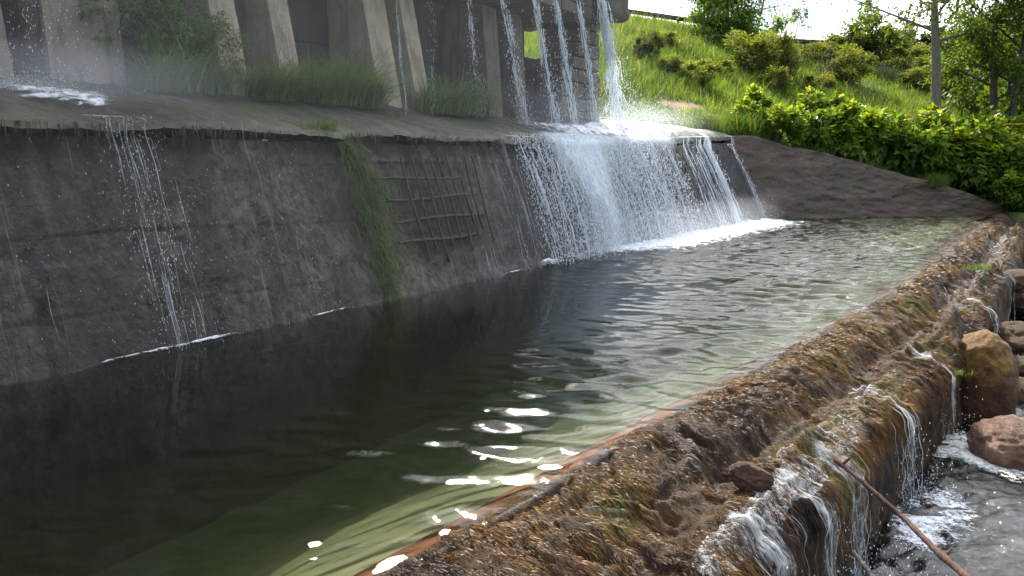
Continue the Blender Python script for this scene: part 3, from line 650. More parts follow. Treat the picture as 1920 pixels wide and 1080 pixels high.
# algae strands lying downstream
VN = P3(Wx_, Wy_, Wz); mask = (Tt > .04) & (Sy > 2.0)
def strands(n, tlo, thi, L0, L1, ylo, yhi, lift, seed, per=14, wd=(.003, .0065)):
    """tufts of algae combed downstream: every tuft shares a direction, a length and a colour"""
    r = np.random.default_rng(seed); nt = n//per
    y = ylo + (yhi-ylo)*r.random(nt)**1.5; t = r.uniform(tlo, thi, nt)
    keep = (fbm(P3(y*1.7, t*3.0, 0*y), 3, seed+1) > r.uniform(-.7, .2, nt)) & ((np.abs(t-.62) > .11) | (r.random(nt) < .45)); y, t = y[keep], t[keep]; nt = len(y)
    tl = r.uniform(.55, 1.25, nt); td = r.normal(0, .28, (nt, 3)); tz = r.random(nt); tb = r.uniform(.12, .5, nt)
    ta = np.clip(.42+1.0*fbm(P3(y*1.5, t*2.6, 0*y), 3, seed+3)+r.normal(0, .16, nt), 0, 1)
    y = np.repeat(y, per)+r.normal(0, .016, nt*per); t = np.repeat(t, per)+r.normal(0, .022, nt*per)
    ii = np.clip(np.searchsorted(sy, y), 1, ns-3); jj = np.clip(np.searchsorted(tt, t), 1, nt_-4); N = len(ii)
    a = VN[ii, jj+2]-VN[ii, jj-1]; b = VN[ii+1, jj]-VN[ii-1, jj]; nr = np.cross(b, a); nr /= np.linalg.norm(nr, axis=1, keepdims=True)+1e-9
    nr = np.where(nr[:, 2:3] < -.1, -nr, nr)
    C = VN[ii, jj]+nr*.002; D = a/(np.linalg.norm(a, axis=1, keepdims=True)+1e-9)+nr*(lift*(.25+np.repeat(tz, per)))[:, None]+np.repeat(td, per, 0)+r.normal(0, .13, (N, 3))
    L = r.uniform(L0, L1, N)*np.repeat(tl, per); bd = np.tile(np.array([.45, -.34, -.8]), (N, 1))-nr*.2
    V, q = blades(C, D, L, r.uniform(wd[0], wd[1], N), np.repeat(tb, per)*r.uniform(.7, 1.3, N), 3, bd)
    return V, q, np.repeat(np.clip(np.repeat(ta, per)+r.normal(0, .09, N), 0, 1), 8)
M = MB()
for args in ((230000, .03, .99, .016, .058, 2.2, 9.5, .55, 71, 18, (.002, .0045)), (45000, .985, 1.04, .04, .11, 2.4, 9.5, .2, 72, 14, (.002, .005)), (24000, .05, .99, .04, .09, 9.5, 22, .7, 73, 10, (.006, .012))):
    M.add(*strands(*args))
tag(obj('algae_strands', M.data('algae_strands', M_strand), weir), kind='stuff')

def weir_glints(y0, y1, t0, t1, dn, seed):  # white specks painted over the wet weir for sun glints
    i0, i1 = np.searchsorted(sy, y0), np.searchsorted(sy, y1); j0, j1 = np.searchsorted(tt[:98], t0), np.searchsorted(tt[:98], t1); V = VN[i0:i1, j0:j1].copy(); V[..., 2] += .012
    n, m = V.shape[:2]; a, b = np.meshgrid(np.linspace(0, 1, n), np.linspace(0, 1, m), indexing='ij'); fu_, fv_ = sy[i0:i1][:, None]+0*b, tt[j0:j1][None]+0*a
    d = dn*np.clip(a*8, 0, 1)*np.clip((1-a)*8, 0, 1)*np.clip(b*5, 0, 1)+.12*fbm(P3(fu_*2.2, fv_*3, 0*a), 3, seed)
    tag(obj('painted_glints', mesh_data('painted_glints', V, grid_faces(n, m), mat_streak('weir_glints', 55, 26, (.82, .86, .88), 8, .85) if seed == 1 else bpy.data.materials['weir_glints'], True, {'dens': d, 'fu': fu_, 'fv': fv_}), weir), kind='stuff')
weir_glints(2.9, 6.6, .68, 1.0, .50, 1); weir_glints(2.5, 4.8, .42, .82, .43, 2); weir_glints(4.6, 9, .15, .55, .34, 6); weir_glints(5.6, 9.4, .55, .75, .42, 3); weir_glints(9.5, 21, .45, .75, .46, 4)

# ------------------------------------------------------------------ lower channel
lx = np.linspace(0, 1, 220); 
LS, LT = np.meshgrid(np.concatenate([np.linspace(-3, 2.5, 30), np.linspace(2.6, 13, 300), np.linspace(13.2, 22, 40)]), np.linspace(1.0, 7.0, 180), indexing='ij')
LX = wx_of_y(LS)+WTN[0]*LT; LY = LS+WTN[1]*LT
LZ = -1.05 + .024*fbm(P3(LX*5, LY*5, 0*LX), 4, 81)*(1+2.2*np.exp(-(LT-1)/.5)) + .016*fbm(P3(LX*14, LY*16, 0*LX), 3, 82)*(1+2*np.exp(-(LT-1)/.6))
def mat_low():
    m = Mat('channel_water'); v = m.coord()
    nr = m.bump(m.noise(v, 12, 5, .6, .4), .6, .04)
    return m.done(m.bsdf(m.ramp(m.noise(v, 1.2, 4), [(.3, (.006, .006, .007)), (.7, (.012, .011, .010))]), .05, nr, Specular_IOR_Level=.5))
tag(obj('channel_water', mesh_data('channel_water', P3(LX, LY, LZ), grid_faces(*LX.shape), mat_low())), kind='structure')

# ------------------------------------------------------------------ boulders and rocks
def icosphere(sub):
    import bmesh
    b = bmesh.new(); bmesh.ops.create_icosphere(b, subdivisions=sub, radius=1); V = np.array([v.co[:] for v in b.verts]); Fc = np.array([[v.index for v in f.verts] for f in b.faces]); b.free(); return V, Fc
ICO = icosphere(5); ICO3 = icosphere(3)
def rock(name, loc, sc, seed, mat, label, rz=0, amp=.2, tilt=0, boxy=.0, ico=None, group=None, cat='boulder'):
    V, Fc = ico or ICO; d = 1 + amp*fbm(V*1.3+seed, 4, seed) + .06*fbm(V*6+seed, 4, seed+1) - .05*np.clip(.16-np.abs(fbm(V*2.2+seed*3, 3, seed+2)), 0, .16)/.16
    X = V*d[:, None]
    if boxy: X = np.sign(X)*np.abs(X)**(1-boxy)
    X = X*np.array(sc)
    o = obj(name, mesh_data(name, X, Fc, mat), loc=loc, rot=(tilt, 0, rz)); return tag(o, label, cat, group)
M_mossb = mat_rock('mossy_boulder', (.04, .018, .008), (.11, .052, .02), (.27, .135, .022), .5)
M_pink = mat_rock('pink_granite', (.10, .052, .034), (.30, .17, .115), None, .4)
M_darkr = mat_rock('wet_brown_rock', (.016, .009, .006), (.05, .025, .012), (.08, .042, .012), .6)
b1 = on_z(1838, 800, -1.05)
rock('boulder', (b1[0]+.12, b1[1]+.25, -.72), (.31, .33, .57), 3, M_mossb, 'tall rounded boulder with golden moss, standing in the channel beside the weir', .4, .16, 0, .15)
b2 = on_z(1895, 880, -1.05)
rock('boulder', (b2[0]+.12, b2[1]+.2, -.92), (.36, .34, .26), 12, M_pink, 'sunlit pinkish boulder at the right edge of the channel, in front of the mossy boulder', .9, .2)
for k, (px, py, z, s, lab) in enumerate([(1906, 735, -.98, (.3, .3, .2), 'dark wet rock behind the pink boulder at the right edge'), (1900, 640, -.75, (.42, .5, .32), 'brown algae covered rock right of the mossy boulder'),
                                   (1905, 545, -.6, (.6, .6, .4), 'dark brown rock at the right edge below the far weir runnel'), (1912, 690, -.95, (.34, .3, .2), 'small wet stone among channel foam, right of the mossy boulder')]):
    p = on_z(px, py, z); rock('rock', (p[0]+.1, p[1]+.1, z-.08), s, 20+k, M_darkr, lab, k, .25, cat='rock')
p = on_z(1405, 915, -.18)
rk = rock('rock', (p[0], p[1], -.12), (.072, .125, .075), 33, mat_rock('crusted_rock', (.035, .018, .012), (.17, .085, .05), None, .5), 'small crusted brown rock lodged on the weir, beside the trough', .95, .35, .2, cat='rock')

# sticks
def stick(pts, r0, r1, mat, label, knots=()):
    P = np.array(pts, float); t = np.linspace(0, len(P)-1, 40); Q = np.stack([np.interp(t, np.arange(len(P)), P[:, i]) for i in range(3)], 1)
    Q += np.cumsum(np.random.default_rng(4).normal(0, .0012, Q.shape), 0)
    rr = np.linspace(r0, r1, 40)*(1+.10*fbm(P3(t*5, 0*t, 0*t), 3, 2))
    for kk in knots: rr += .5*r0*np.exp(-((np.arange(40)-kk)/1.0)**2)
    V, q = tubes(Q[None], rr[None], 9); r = tag(obj('stick', mesh_data('stick', V, q, mat)), label, 'stick')
    return r, Q
s0 = on_z(1566, 862, -.14); s1 = at_y(1690, 968, 4.05); s2 = at_y(1755, 1030, 3.72); s3 = at_y(1835, 1100, 3.35)
st, Q = stick([s0, s0*.5+s1*.5+np.array([0, 0, .006]), s1, s2, s3], .011, .0185, M_stick, 'long reddish brown stick leaning from the weir down over the channel', (1, 31))
for kk, dv_ in ((2, (.05, 0, .05)), (31, (.05, .02, .035))):
    P = np.array([Q[kk], Q[kk]+np.array(dv_)*.6, Q[kk]+np.array(dv_)]); V, q = tubes(P[None], np.array([[.012, .009, .004]]), 6); obj('twig_stub', mesh_data('twig', V, q, M_stick), st)
a0 = at_y(1600, 1035, 3.72); a1 = at_y(1650, 1100, 3.5)
stick([a0, a1], .011, .012, mat_bark('dark_twig', (.04, .035, .03), (.08, .07, .055)), 'short dark twig below the reddish stick, against the weir face')

# ------------------------------------------------------------------ water: streams from the flume
M_ribbon = mat_streak('stream_ribbon', 26, 6.5, (.82, .86, .91), 6.0)
def stream(name, top, bot, n, spread0, spread1, rad, ndrop, label, group, mat=None, gaps=.35, vt=1.25, vb=1.45, seed=1, dr=.012):
    r = np.random.default_rng(seed)
    a = dam_uvz(top[0], top[1], vt); b = dam_uvz(bot[0], bot[1], vb); zt = 4.42
    lin = (b-a)/(b[2]-a[2]+1e-9); a = a + lin*(zt-a[2]) if a[2] < zt else a
    b[2] = float(ledge_z(b[0], b[1]))
    root = dam_root(name, b[0], b[1], b[2], label, 'waterfall', group)
    n = max(2, int(n*1.1)); rad *= .5; ndrop = int(ndrop*2.2); dr *= .75
    base = b.copy(); S = 26; s = np.linspace(0, 1, S)
    M = MB(); cen = a[None]*(1-s[:, None]) + b[None]*s[:, None]
    cen[:, 0] += (.06+spread1*.25)*fbm(P3(s*3.5, 0*s+seed, 0*s), 3, seed)*s**.5
    pl = []; rr = []
    for k in range(n):
        l = r.uniform(.04, .22); st_ = r.uniform(-.05, 1-l*.6); ss = np.clip(np.linspace(st_, st_+l, 9), 0, 1)
        c = np.stack([np.interp(ss, s, cen[:, i]) for i in range(3)], 1); wd = spread0+(spread1-spread0)*ss
        ox, oy = r.normal(0, 1), r.normal(0, 1)
        c[:, 0] += wd*(ox+.28*np.sin(ss*r.uniform(15, 60)+r.uniform(0, 6))); c[:, 1] += wd*(oy+.35*np.sin(ss*r.uniform(15, 45)+r.uniform(0, 6)))*.7
        pl.append(c-base); rr.append(rad*r.uniform(.35, 1.25)*np.array([.2, .7, 1, .85, 1.1, .8, .9, .5, .1])*(1+.5*r.normal(0, .7, 9)).clip(.2, 2.2))
    V, q = tubes(np.array(pl), np.array(rr), 4); M.add(V, q); tag(obj('water_strands', M.data('strands', mat or M_white), root), kind='stuff')
    if spread1 > .03 and n > 3:
        nr_ = 14; ms = 110; sq = np.linspace(0, 1, ms); cc_ = np.stack([np.interp(sq, s, cen[:, i]) for i in range(3)], 1)-base; X = np.linspace(-1, 1, nr_)
        for lay in (0, 1):
            wv = (spread0*2.1+(spread1*2.6-spread0*2.1)*sq)[:, None]*(1+.35*fbm(P3(sq*9, 0*sq, 0*sq+lay*7), 3, seed+lay))[:, None]
            G = np.repeat(cc_[:, None], nr_, 1); G[..., 0] += X[None]*wv+.03*fbm(P3(sq*7, 0*sq+lay, 0*sq), 3, seed+5)[:, None]; G[..., 1] += (lay-.5)*.06+.8*wv*fbm(P3(np.repeat(sq[:, None]*8, nr_, 1), np.repeat(X[None]*2, ms, 0), np.zeros((ms, nr_))+lay), 3, seed+9)
            dn = (.20+.37*np.exp(-(X/.55)**2))[None]*np.interp(sq, [0, .1, .8, 1], [1.1, 1.05, .95, .85])[:, None]
            obj('water_ribbon', mesh_data('ribbon', G, grid_faces(ms, nr_), M_ribbon, True, {'dens': dn, 'fu': np.repeat(X[None], ms, 0)*wv+seed*3.1+lay, 'fv': np.repeat(sq[:, None]*2.2, nr_, 1)}), root)
    ss = r.random(ndrop)**.7; C = np.stack([np.interp(ss, s, cen[:, i]) for i in range(3)], 1)-base
    wd = (spread0*1.6+(spread1*2.1-spread0*1.6)*ss); C[:, 0] += wd*r.standard_t(4, ndrop)*.8; C[:, 1] += wd*r.normal(0, 1, ndrop)
    C = C[C[:, 2] > -.02]
    V, q = drops(C, r.uniform(.3, 1, len(C))*dr, r.uniform(1.2, 3.2, len(C)), np.tile([0.0, 0, 1], (len(C), 1))+r.normal(0, .12, (len(C), 3)))
    tag(obj('water_drops', mesh_data('drops', V, q, M_drop), root), kind='stuff')
    return root
GS = 'streams falling from the flume onto the ledge'
stream('waterfall', (1130, 0), (1160, 225), 230, .05, .13, .020, 900, 'widest bright white stream, falling past the right end of the masonry pier', GS, seed=1, vt=1.2)
stream('waterfall', (1085, 0), (1120, 222), 60, .03, .05, .015, 260, 'twisting white stream falling just left of the widest one, over the masonry pier', GS, seed=2)
stream('waterfall', (1042, 0), (1080, 220), 85, .03, .06, .017, 320, 'white stream falling across the left edge of the masonry pier', GS, seed=3)
stream('waterfall', (1003, 0), (1045, 220), 75, .035, .055, .015, 300, 'white stream falling across the opening onto the green hill', GS, seed=4)
stream('waterfall', (945, 0), (988, 215), 42, .03, .05, .011, 240, 'thin broken stream falling over the two damp piers left of the opening', GS, seed=5)
stream('waterfall', (880, 0), (905, 212), 5, .02, .04, .007, 130, 'faint drops falling left of the damp grey pier', GS, seed=6, dr=.009)
stream('waterfall', (741, 0), (760, 208), 30, .006, .012, .006, 60, 'thin chain of drops along the right edge of the slanting pier', GS, seed=7, dr=.008)
stream('waterfall', (808, 0), (812, 205), 3, .015, .02, .006, 60, 'sparse drops falling beside the narrow pier', GS, seed=8, dr=.008)
stream('waterfall', (62, 0), (92, 165), 1, .09, .16, .003, 380, 'loose shower of drops falling onto the left end of the ledge', GS, seed=9, vt=1.1, vb=1.35, dr=.0065)

# cascade over the lip
M_fall = mat_streak('falling_sheet', 16, 2.6); M_fall2 = mat_streak('falling_spray', 30, 7.5, (.82, .86, .91), 6.0); M_run = mat_streak('runnel_sheet', 42, 5, (.78, .82, .84), 5.0, .85)
def fall_sheet(root, base, u0, u1, dens, push, seed, mat, v0=1.2, nuu=None):
    """a torn sheet of water running over the ledge and down the face, u0..u1"""
    n = nuu or int(60+(u1-u0)*34); S = 90; a, b = np.meshgrid(np.linspace(0, 1, n), np.linspace(0, 1, S), indexing='ij')
    u = u0+(u1-u0)*a; zl = 1.93+lipz_f(u)+.03*fbm(P3(u*3, 0*u, 0*u), 3, seed+7); s = np.clip((b-.28)/.72, 0, 1); l = np.clip(b/.28, 0, 1)
    vl = v0+(.47-v0)*l; zt_ = ledge_z(u, vl)+.035
    z = np.where(b < .28, zt_, (zl+.03)*(1-s)); vf = z*.315+np.interp(u, [-20, 10, 19.1], [0, 0, -.45])*np.clip(1-z/2.2, 0, 1)
    vf = np.minimum(vf-.07-push*np.sin(s*math.pi*.75)*(1+.5*fbm(P3(u*2.2, s*2, 0*u), 3, seed)), .47-.10*s**.5)
    v = np.where(b < .28, vl, vf)+fbm(P3(u*5, z*2.5, 0*u), 3, seed+1)*.035
    V = P3(u, v, z+fbm(P3(u*6, b*8, 0*u), 3, seed+2)*.02*(b < .3))-base
    kx = np.ones(9)/9; Vp = np.pad(V, ((0, 0), (4, 4), (0, 0)), mode='edge'); V = sum(Vp[:, i:i+S]*kx[i] for i in range(9))
    d = dens(u, s)*np.clip(b/.2, .0, 1)**.5
    o = obj('water_sheet', mesh_data('water_sheet', V, grid_faces(n, S), mat, True, {'dens': d, 'fu': u-.30*s*(1 if u0 > 6 else 0), 'fv': b*2.9}), root); return o
def cascade(name, ranges, label, seed, start_v=.75, ndrop=0, rad=.011, mat=None, group=None, cat='waterfall', spread=.10, du=0.0):
    r = np.random.default_rng(seed); pl = []; rr = []; S = 22
    um = np.mean([(a+b)/2 for a, b, n in ranges])
    root = dam_root(name, um, 0, 0, label, cat, group); base = np.array([um, 0, 0])
    cs = []
    for a, b, n in ranges:
        for k in range(n):
            u0 = r.uniform(a, b); l0 = r.uniform(-.05, .9); l1 = l0 + r.uniform(.12, .55)
            s = np.clip(np.linspace(l0, l1, S), 0, 1)
            zl = 1.97+lipz_f(u0)
            z = np.where(s < .12, zl+.02*(1-s/.12), zl*(1-((s-.12)/.88))**1.0)
            push = r.uniform(.01, spread)
            v = np.where(s < .12, start_v+(.50-start_v)*s/.12, 0)
            fv = np.where(s >= .12, z*.315+np.interp(u0, [-20, 10, 19.1], [0, 0, -.45])*np.clip(1-z/2.2, 0, 1) - .05 - push*np.sin(np.clip((s-.12)/.88, 0, 1)*math.pi*.8) - .02, v)
            fv = np.where(s >= .12, np.minimum(fv, .50-push*.2), fv)
            ud = u0 + (.03 if um > 8 else .010)*np.sin(s*r.uniform(6, 25)+r.uniform(0, 6)) + du*s + r.normal(0, .04)*s
            P = np.stack([ud, fv, z], 1)-base
            pl.append(P); rr.append(rad*r.lognormal(-.25, .5)*np.interp(np.linspace(0, 1, S), [0, .15, .7, 1], [.2, 1, .8, .1])*(1+.45*r.normal(0, .6, S)).clip(.25, 2.2)); cs.append((a, b, n))
    V, q = tubes(np.array(pl), np.array(rr), 3); tag(obj('water_strands', mesh_data('strands', V, q, mat or M_white), root), kind='stuff')
    if ndrop:
        wts = np.array([n for *_, n in ranges], float); ch = r.choice(len(ranges), ndrop, p=wts/wts.sum()); ua = np.array([x[0] for x in ranges])[ch]; ub_ = np.array([x[1] for x in ranges])[ch]
        u = r.uniform(ua-.1, ub_+.1); s = r.random(ndrop); z = 2.02*(1-s)
        v = z*.315+np.interp(u, [-20, 10, 19.1], [0, 0, -.45])*np.clip(1-z/2.2, 0, 1)-.06-np.abs(r.normal(0, spread*1.5, ndrop))*np.sqrt(s)
        C = np.stack([u, v, z], 1)-base
        V, q = drops(C, r.uniform(.25, 1, ndrop)*(.0085 if um > 8 else .0042), r.uniform(1, 4, ndrop), np.tile([0.0, -.15, -1], (ndrop, 1))+r.normal(0, .15, (ndrop, 3)))
        tag(obj('water_drops', mesh_data('drops', V, q, M_drop), root), kind='stuff')
    return root
def fu(px, py): return float(dam_uvz(px, py, .45)[0])
print('lip u', [round(fu(x, 262), 2) for x in (960, 1000, 1050, 1100, 1200, 1300, 1340, 1400, 1440, 1470)])
u960, u1010, u1040, u1290, u1340, u1375, u1440 = [fu(x, 262) for x in (935, 975, 1012, 1282, 1330, 1372, 1430)]
def ss_(a, b, x): t = np.clip((x-a)/(b-a), 0, 1); return t*t*(3-2*t)
def band(u, c, w): return np.exp(-((u-c)/w)**2)
c1 = cascade('cascade', [(u1010, u1040, 26), (u1040, u1290-.9, 150), (u1040+.3, u1290-1.8, 110)], 'broad white sheet of water pouring over the dam lip into the pool', 11, 1.3, 26000, .006, None, None, 'waterfall', .16, .18)
cb1 = np.array([np.mean([(u1010+u1040)/2, (u1040+u1290-.9)/2, (u1040+u1290-1.5)/2]), 0, 0])
clump = lambda u, s, q: .10*fbm(P3(u*1.1+q, s*.8, 0*u), 3, 44+q)
f_a = lambda u, s: (.47-.03*s+.12*band(u, u1040+1.3, 1.3)+.05*(1-s)+.12*(1-s)**4+clump(u, s, 1)-.14*ss_(u1290-2.2, u1290-.2, u)*ss_(.0, .3, s)-.10*ss_(.1, .8, s)*band(u, u1040+.2, .9))*ss_(u1010-1.0, u1040+1.0, u)*(1-ss_(u1290-.5, u1290+.1, u))
f_b = lambda u, s: (.45+.14*band(u, u1040+1.5, 1.2)-.06*s+.12*(1-s)**4+clump(u, s, 2)-.14*ss_(u1290-2.2, u1290-.2, u)*ss_(.0, .3, s))*ss_(u1010-.6, u1040+1.1, u)*(1-ss_(u1290-.7, u1290, u))
fall_sheet(c1, cb1, u1010-1.0, u1290+.2, f_a, .05, 1, M_fall); fall_sheet(c1, cb1, u1010-.6, u1290, f_b, .20, 2, M_fall2); fall_sheet(c1, cb1, u1040-.5, u1290+.1, lambda u, s: f_a(u, s)-.03+.05*np.sin(s*3)-.05, .12, 6, M_fall2)
c2_ = cascade('cascade', [(u1290, u1340, 90), (u1340-.18, u1340+.12, 120)], 'narrow bright ribbon of water at the right edge of the broad cascade', 12, 1.0, 1500, .006)
fall_sheet(c2_, np.array([np.mean([(u1290+u1340)/2, u1340-.03]), 0, 0]), u1290-.3, u1340+.45, lambda u, s: .34+.34*band(u, u1340, .17)+.12*band(u, u1340-.75, .18)+.04*(1-s), .08, 3, M_fall)
c3 = cascade('cascade', [(u1375, u1375+.3, 26), (u1375+.9, u1375+1.1, 20), (u1440, u1440+.25, 16)], 'thin blue grey runs of water over dark rock at the right end of the dam', 13, .7, 700, .0045, M_trickle)
fall_sheet(c3, np.array([np.mean([u1375+.15, u1375+1.0, u1440+.125]), 0, 0]), u1375-.3, u1440+.8, lambda u, s: .30+.22*band(u, u1375+.15, .2)+.2*band(u, u1375+1.0, .16)+.16*band(u, u1440+.1, .2), .04, 4, M_fall)
c4 = cascade('cascade', [(u960-1.0, u960, 10), (u960, u1010, 22)], 'sparse thin dribbles over the lip at the left of the broad cascade', 14, .6, 420, .003, M_trickle, None, 'waterfall', .03)
uT = float(dam_uvz(232, 250, .5)[0])
c5 = cascade('cascade', [(uT-.12, uT+.1, 22), (uT+.0, uT+.28, 8), (uT-.3, uT+.4, 5)], 'thin trickle down the left part of the dam wall below the splash', 15, .9, 800, .0032, M_trickle, None, 'waterfall', .06, -.02)
fall_sheet(c5, np.array([np.mean([uT-.01, uT+.14, uT+.05]), 0, 0]), uT-.6, uT+.7, lambda u, s: .24+.24*band(u, uT+.02+.1*s, .13+.08*s)-.05*s, .04, 5, M_run)
cascade('cascade', [(-1.2, uT-.2, 14), (uT+.3, uT+2.0, 14)], 'scattered drips along the left end of the dam lip', 16, .55, 420, .0022, M_trickle, None, 'waterfall', .03)

# spray hanging in the air at the dam
def mist(nm, c, half, dens, kind='ball'):
    m = Mat(nm+'_air'); co_ = m.n('ShaderNodeTexCoord'); sx_ = m.n('ShaderNodeSeparateXYZ'); m.L.new(co_.outputs['Object'], sx_.inputs[0]); f = None
    for i in range(3):
        t = m.math('SUBTRACT', 1.0, m.math('POWER', m.math('ABSOLUTE', sx_.outputs[i]), 2.0), True); f = t if f is None else m.math('MULTIPLY', f, t)
    vs = m.n('ShaderNodeVolumePrincipled'); vs.inputs['Color'].default_value = (.93, .95, 1, 1); vs.inputs['Anisotropy'].default_value = .1; m.L.new(m.math('MULTIPLY', f, dens), vs.inputs['Density'])
    V, Q_ = box((-1, -1, -1), (1, 1, 1)); o = obj(nm, mesh_data(nm, V, Q_, m.done(None, vs.outputs[0]), False), loc=d2w(np.array(c)), rot=(0, 0, DROT), scale=half)
    return tag(o, kind='stuff')
mist('spray_mist', (2.5, .9, 2.2), (9.5, 2.4, 3.0), .016)
mist('spray_mist', (12.3, .9, 2.4), (4.6, 1.0, .5), .075)
mist('spray_mist', (1.5, 1.2, 2.35), (1.5, .8, .3), .22)
mist('spray_mist', (13, -.6, .2), (5.5, .8, .6), .12)

# wet film and foam
def sheet(name, fn, n, m, dens, mat, kind='stuff', parent=None):
    a, b = np.meshgrid(np.linspace(0, 1, n), np.linspace(0, 1, m), indexing='ij'); V = fn(a, b)
    o = obj(name, mesh_data(name, V, grid_faces(n, m), mat, True, {'dens': dens(a, b, V)}), parent); return tag(o, kind=kind)
def film(u0, u1, dens, v1=1.6):
    def fn(a, b):
        u = u0+(u1-u0)*a; v = .50+(v1-.5)*b
        return d2w(P3(u, v, ledge_z(u, v)+.035+.03*fbm(P3(u*6, v*3, 0*u), 4, 91)))
    return fn, dens
f1, d1 = film(u960-1.5, u1440+.6, lambda a, b, V: .62*np.clip(a/.3, 0, 1)*np.interp(a, [0, .55, .72, 1], [1, 1, .62, .4])*np.clip(.8+b*.4, 0, 1))
sheet('ledge_water', f1, 260, 60, d1, M_film)
def f2(a, b):
    u = uT-1.2+2.2*a*(.35+.65*b) + .75*(1-b)*1.0; v = .50+1.0*b
    return d2w(P3(u, v, ledge_z(u, v)+.03+.03*fbm(P3(u*6, v*3, 0*u), 4, 92)))
sheet('ledge_splash_water', f2, 90, 60, lambda a, b, V: .60*np.sin(a*math.pi)**.7*np.clip(.55+b*.7, 0, 1), M_film)
def foam_strip(u0, u1, w0, dens, nm, seed):
    def fn(a, b):
        u = u0+(u1-u0)*a; v = v_front(u)-.03-w0*b
        P = d2w(P3(u, v, 0*u)); P[..., 2] = waves(P[..., 0], P[..., 1])[0]+.012+.05*np.exp(-b*6)*(1+fbm(P3(u*7, v*7, 0*u), 4, seed))*min(1, w0); return P
    return sheet(nm, fn, int(60+(u1-u0)*40), 40, dens, M_foam)
foam_strip(7.2, 19.3, 1.9, lambda a, b, V: (.92*np.clip(a/.3, .62, 1)*np.clip((1-a)/.06, 0, 1)*np.clip(a/.03, 0, 1))*np.exp(-b*np.interp(a, [0, .35, 1], [2.6, 1.2, 1.0]))+.05*fbm(P3(a*30, b*3, 0*a), 3, 2), 'churned_foam', 95)
foam_strip(uT-.6, uT+.9, .30, lambda a, b, V: .66*np.sin(a*math.pi)*np.exp(-b*1.5), 'trickle_foam', 96)
foam_strip(-1.5, 7.6, .20, lambda a, b, V: (.50+.36*fbm(P3(a*14, 0*a, 0*a), 3, 6))*np.exp(-b*1.3), 'waterline_foam', 97)

# splash drops at the foot of the cascade and on the ledge
def splash(name, u, v, z, n, su, sv, sz, rr, seed, label):
    r = np.random.default_rng(seed); C = np.stack([r.normal(0, su, n), r.normal(0, sv, n), np.abs(r.normal(0, sz, n))], 1)
    o = d2w(np.array([u, v, z])); V, q = drops(C, r.uniform(.3, 1, n)*rr, r.uniform(1, 2.2, n), r.normal(0, 1, (n, 3)))
    return tag(obj(name, mesh_data(name, V, q, M_drop), loc=o, rot=(0, 0, DROT)), label, None, None, 'stuff')
splash('splash_drops', 14.5, 1.25, 2.45, 4200, 1.3, .35, .20, .0075, 1, 'fine splash of drops where the streams hit the ledge')
splash('splash_drops', uT-.55, 1.35, 2.2, 2600, .42, .28, .07, .0042, 2, 'fine splash of drops at the left end of the ledge')
splash('splash_drops', 14.6, -.35, .02, 2400, 1.9, .22, .10, .009, 3, 'fine splash of drops where the cascade meets the pool')

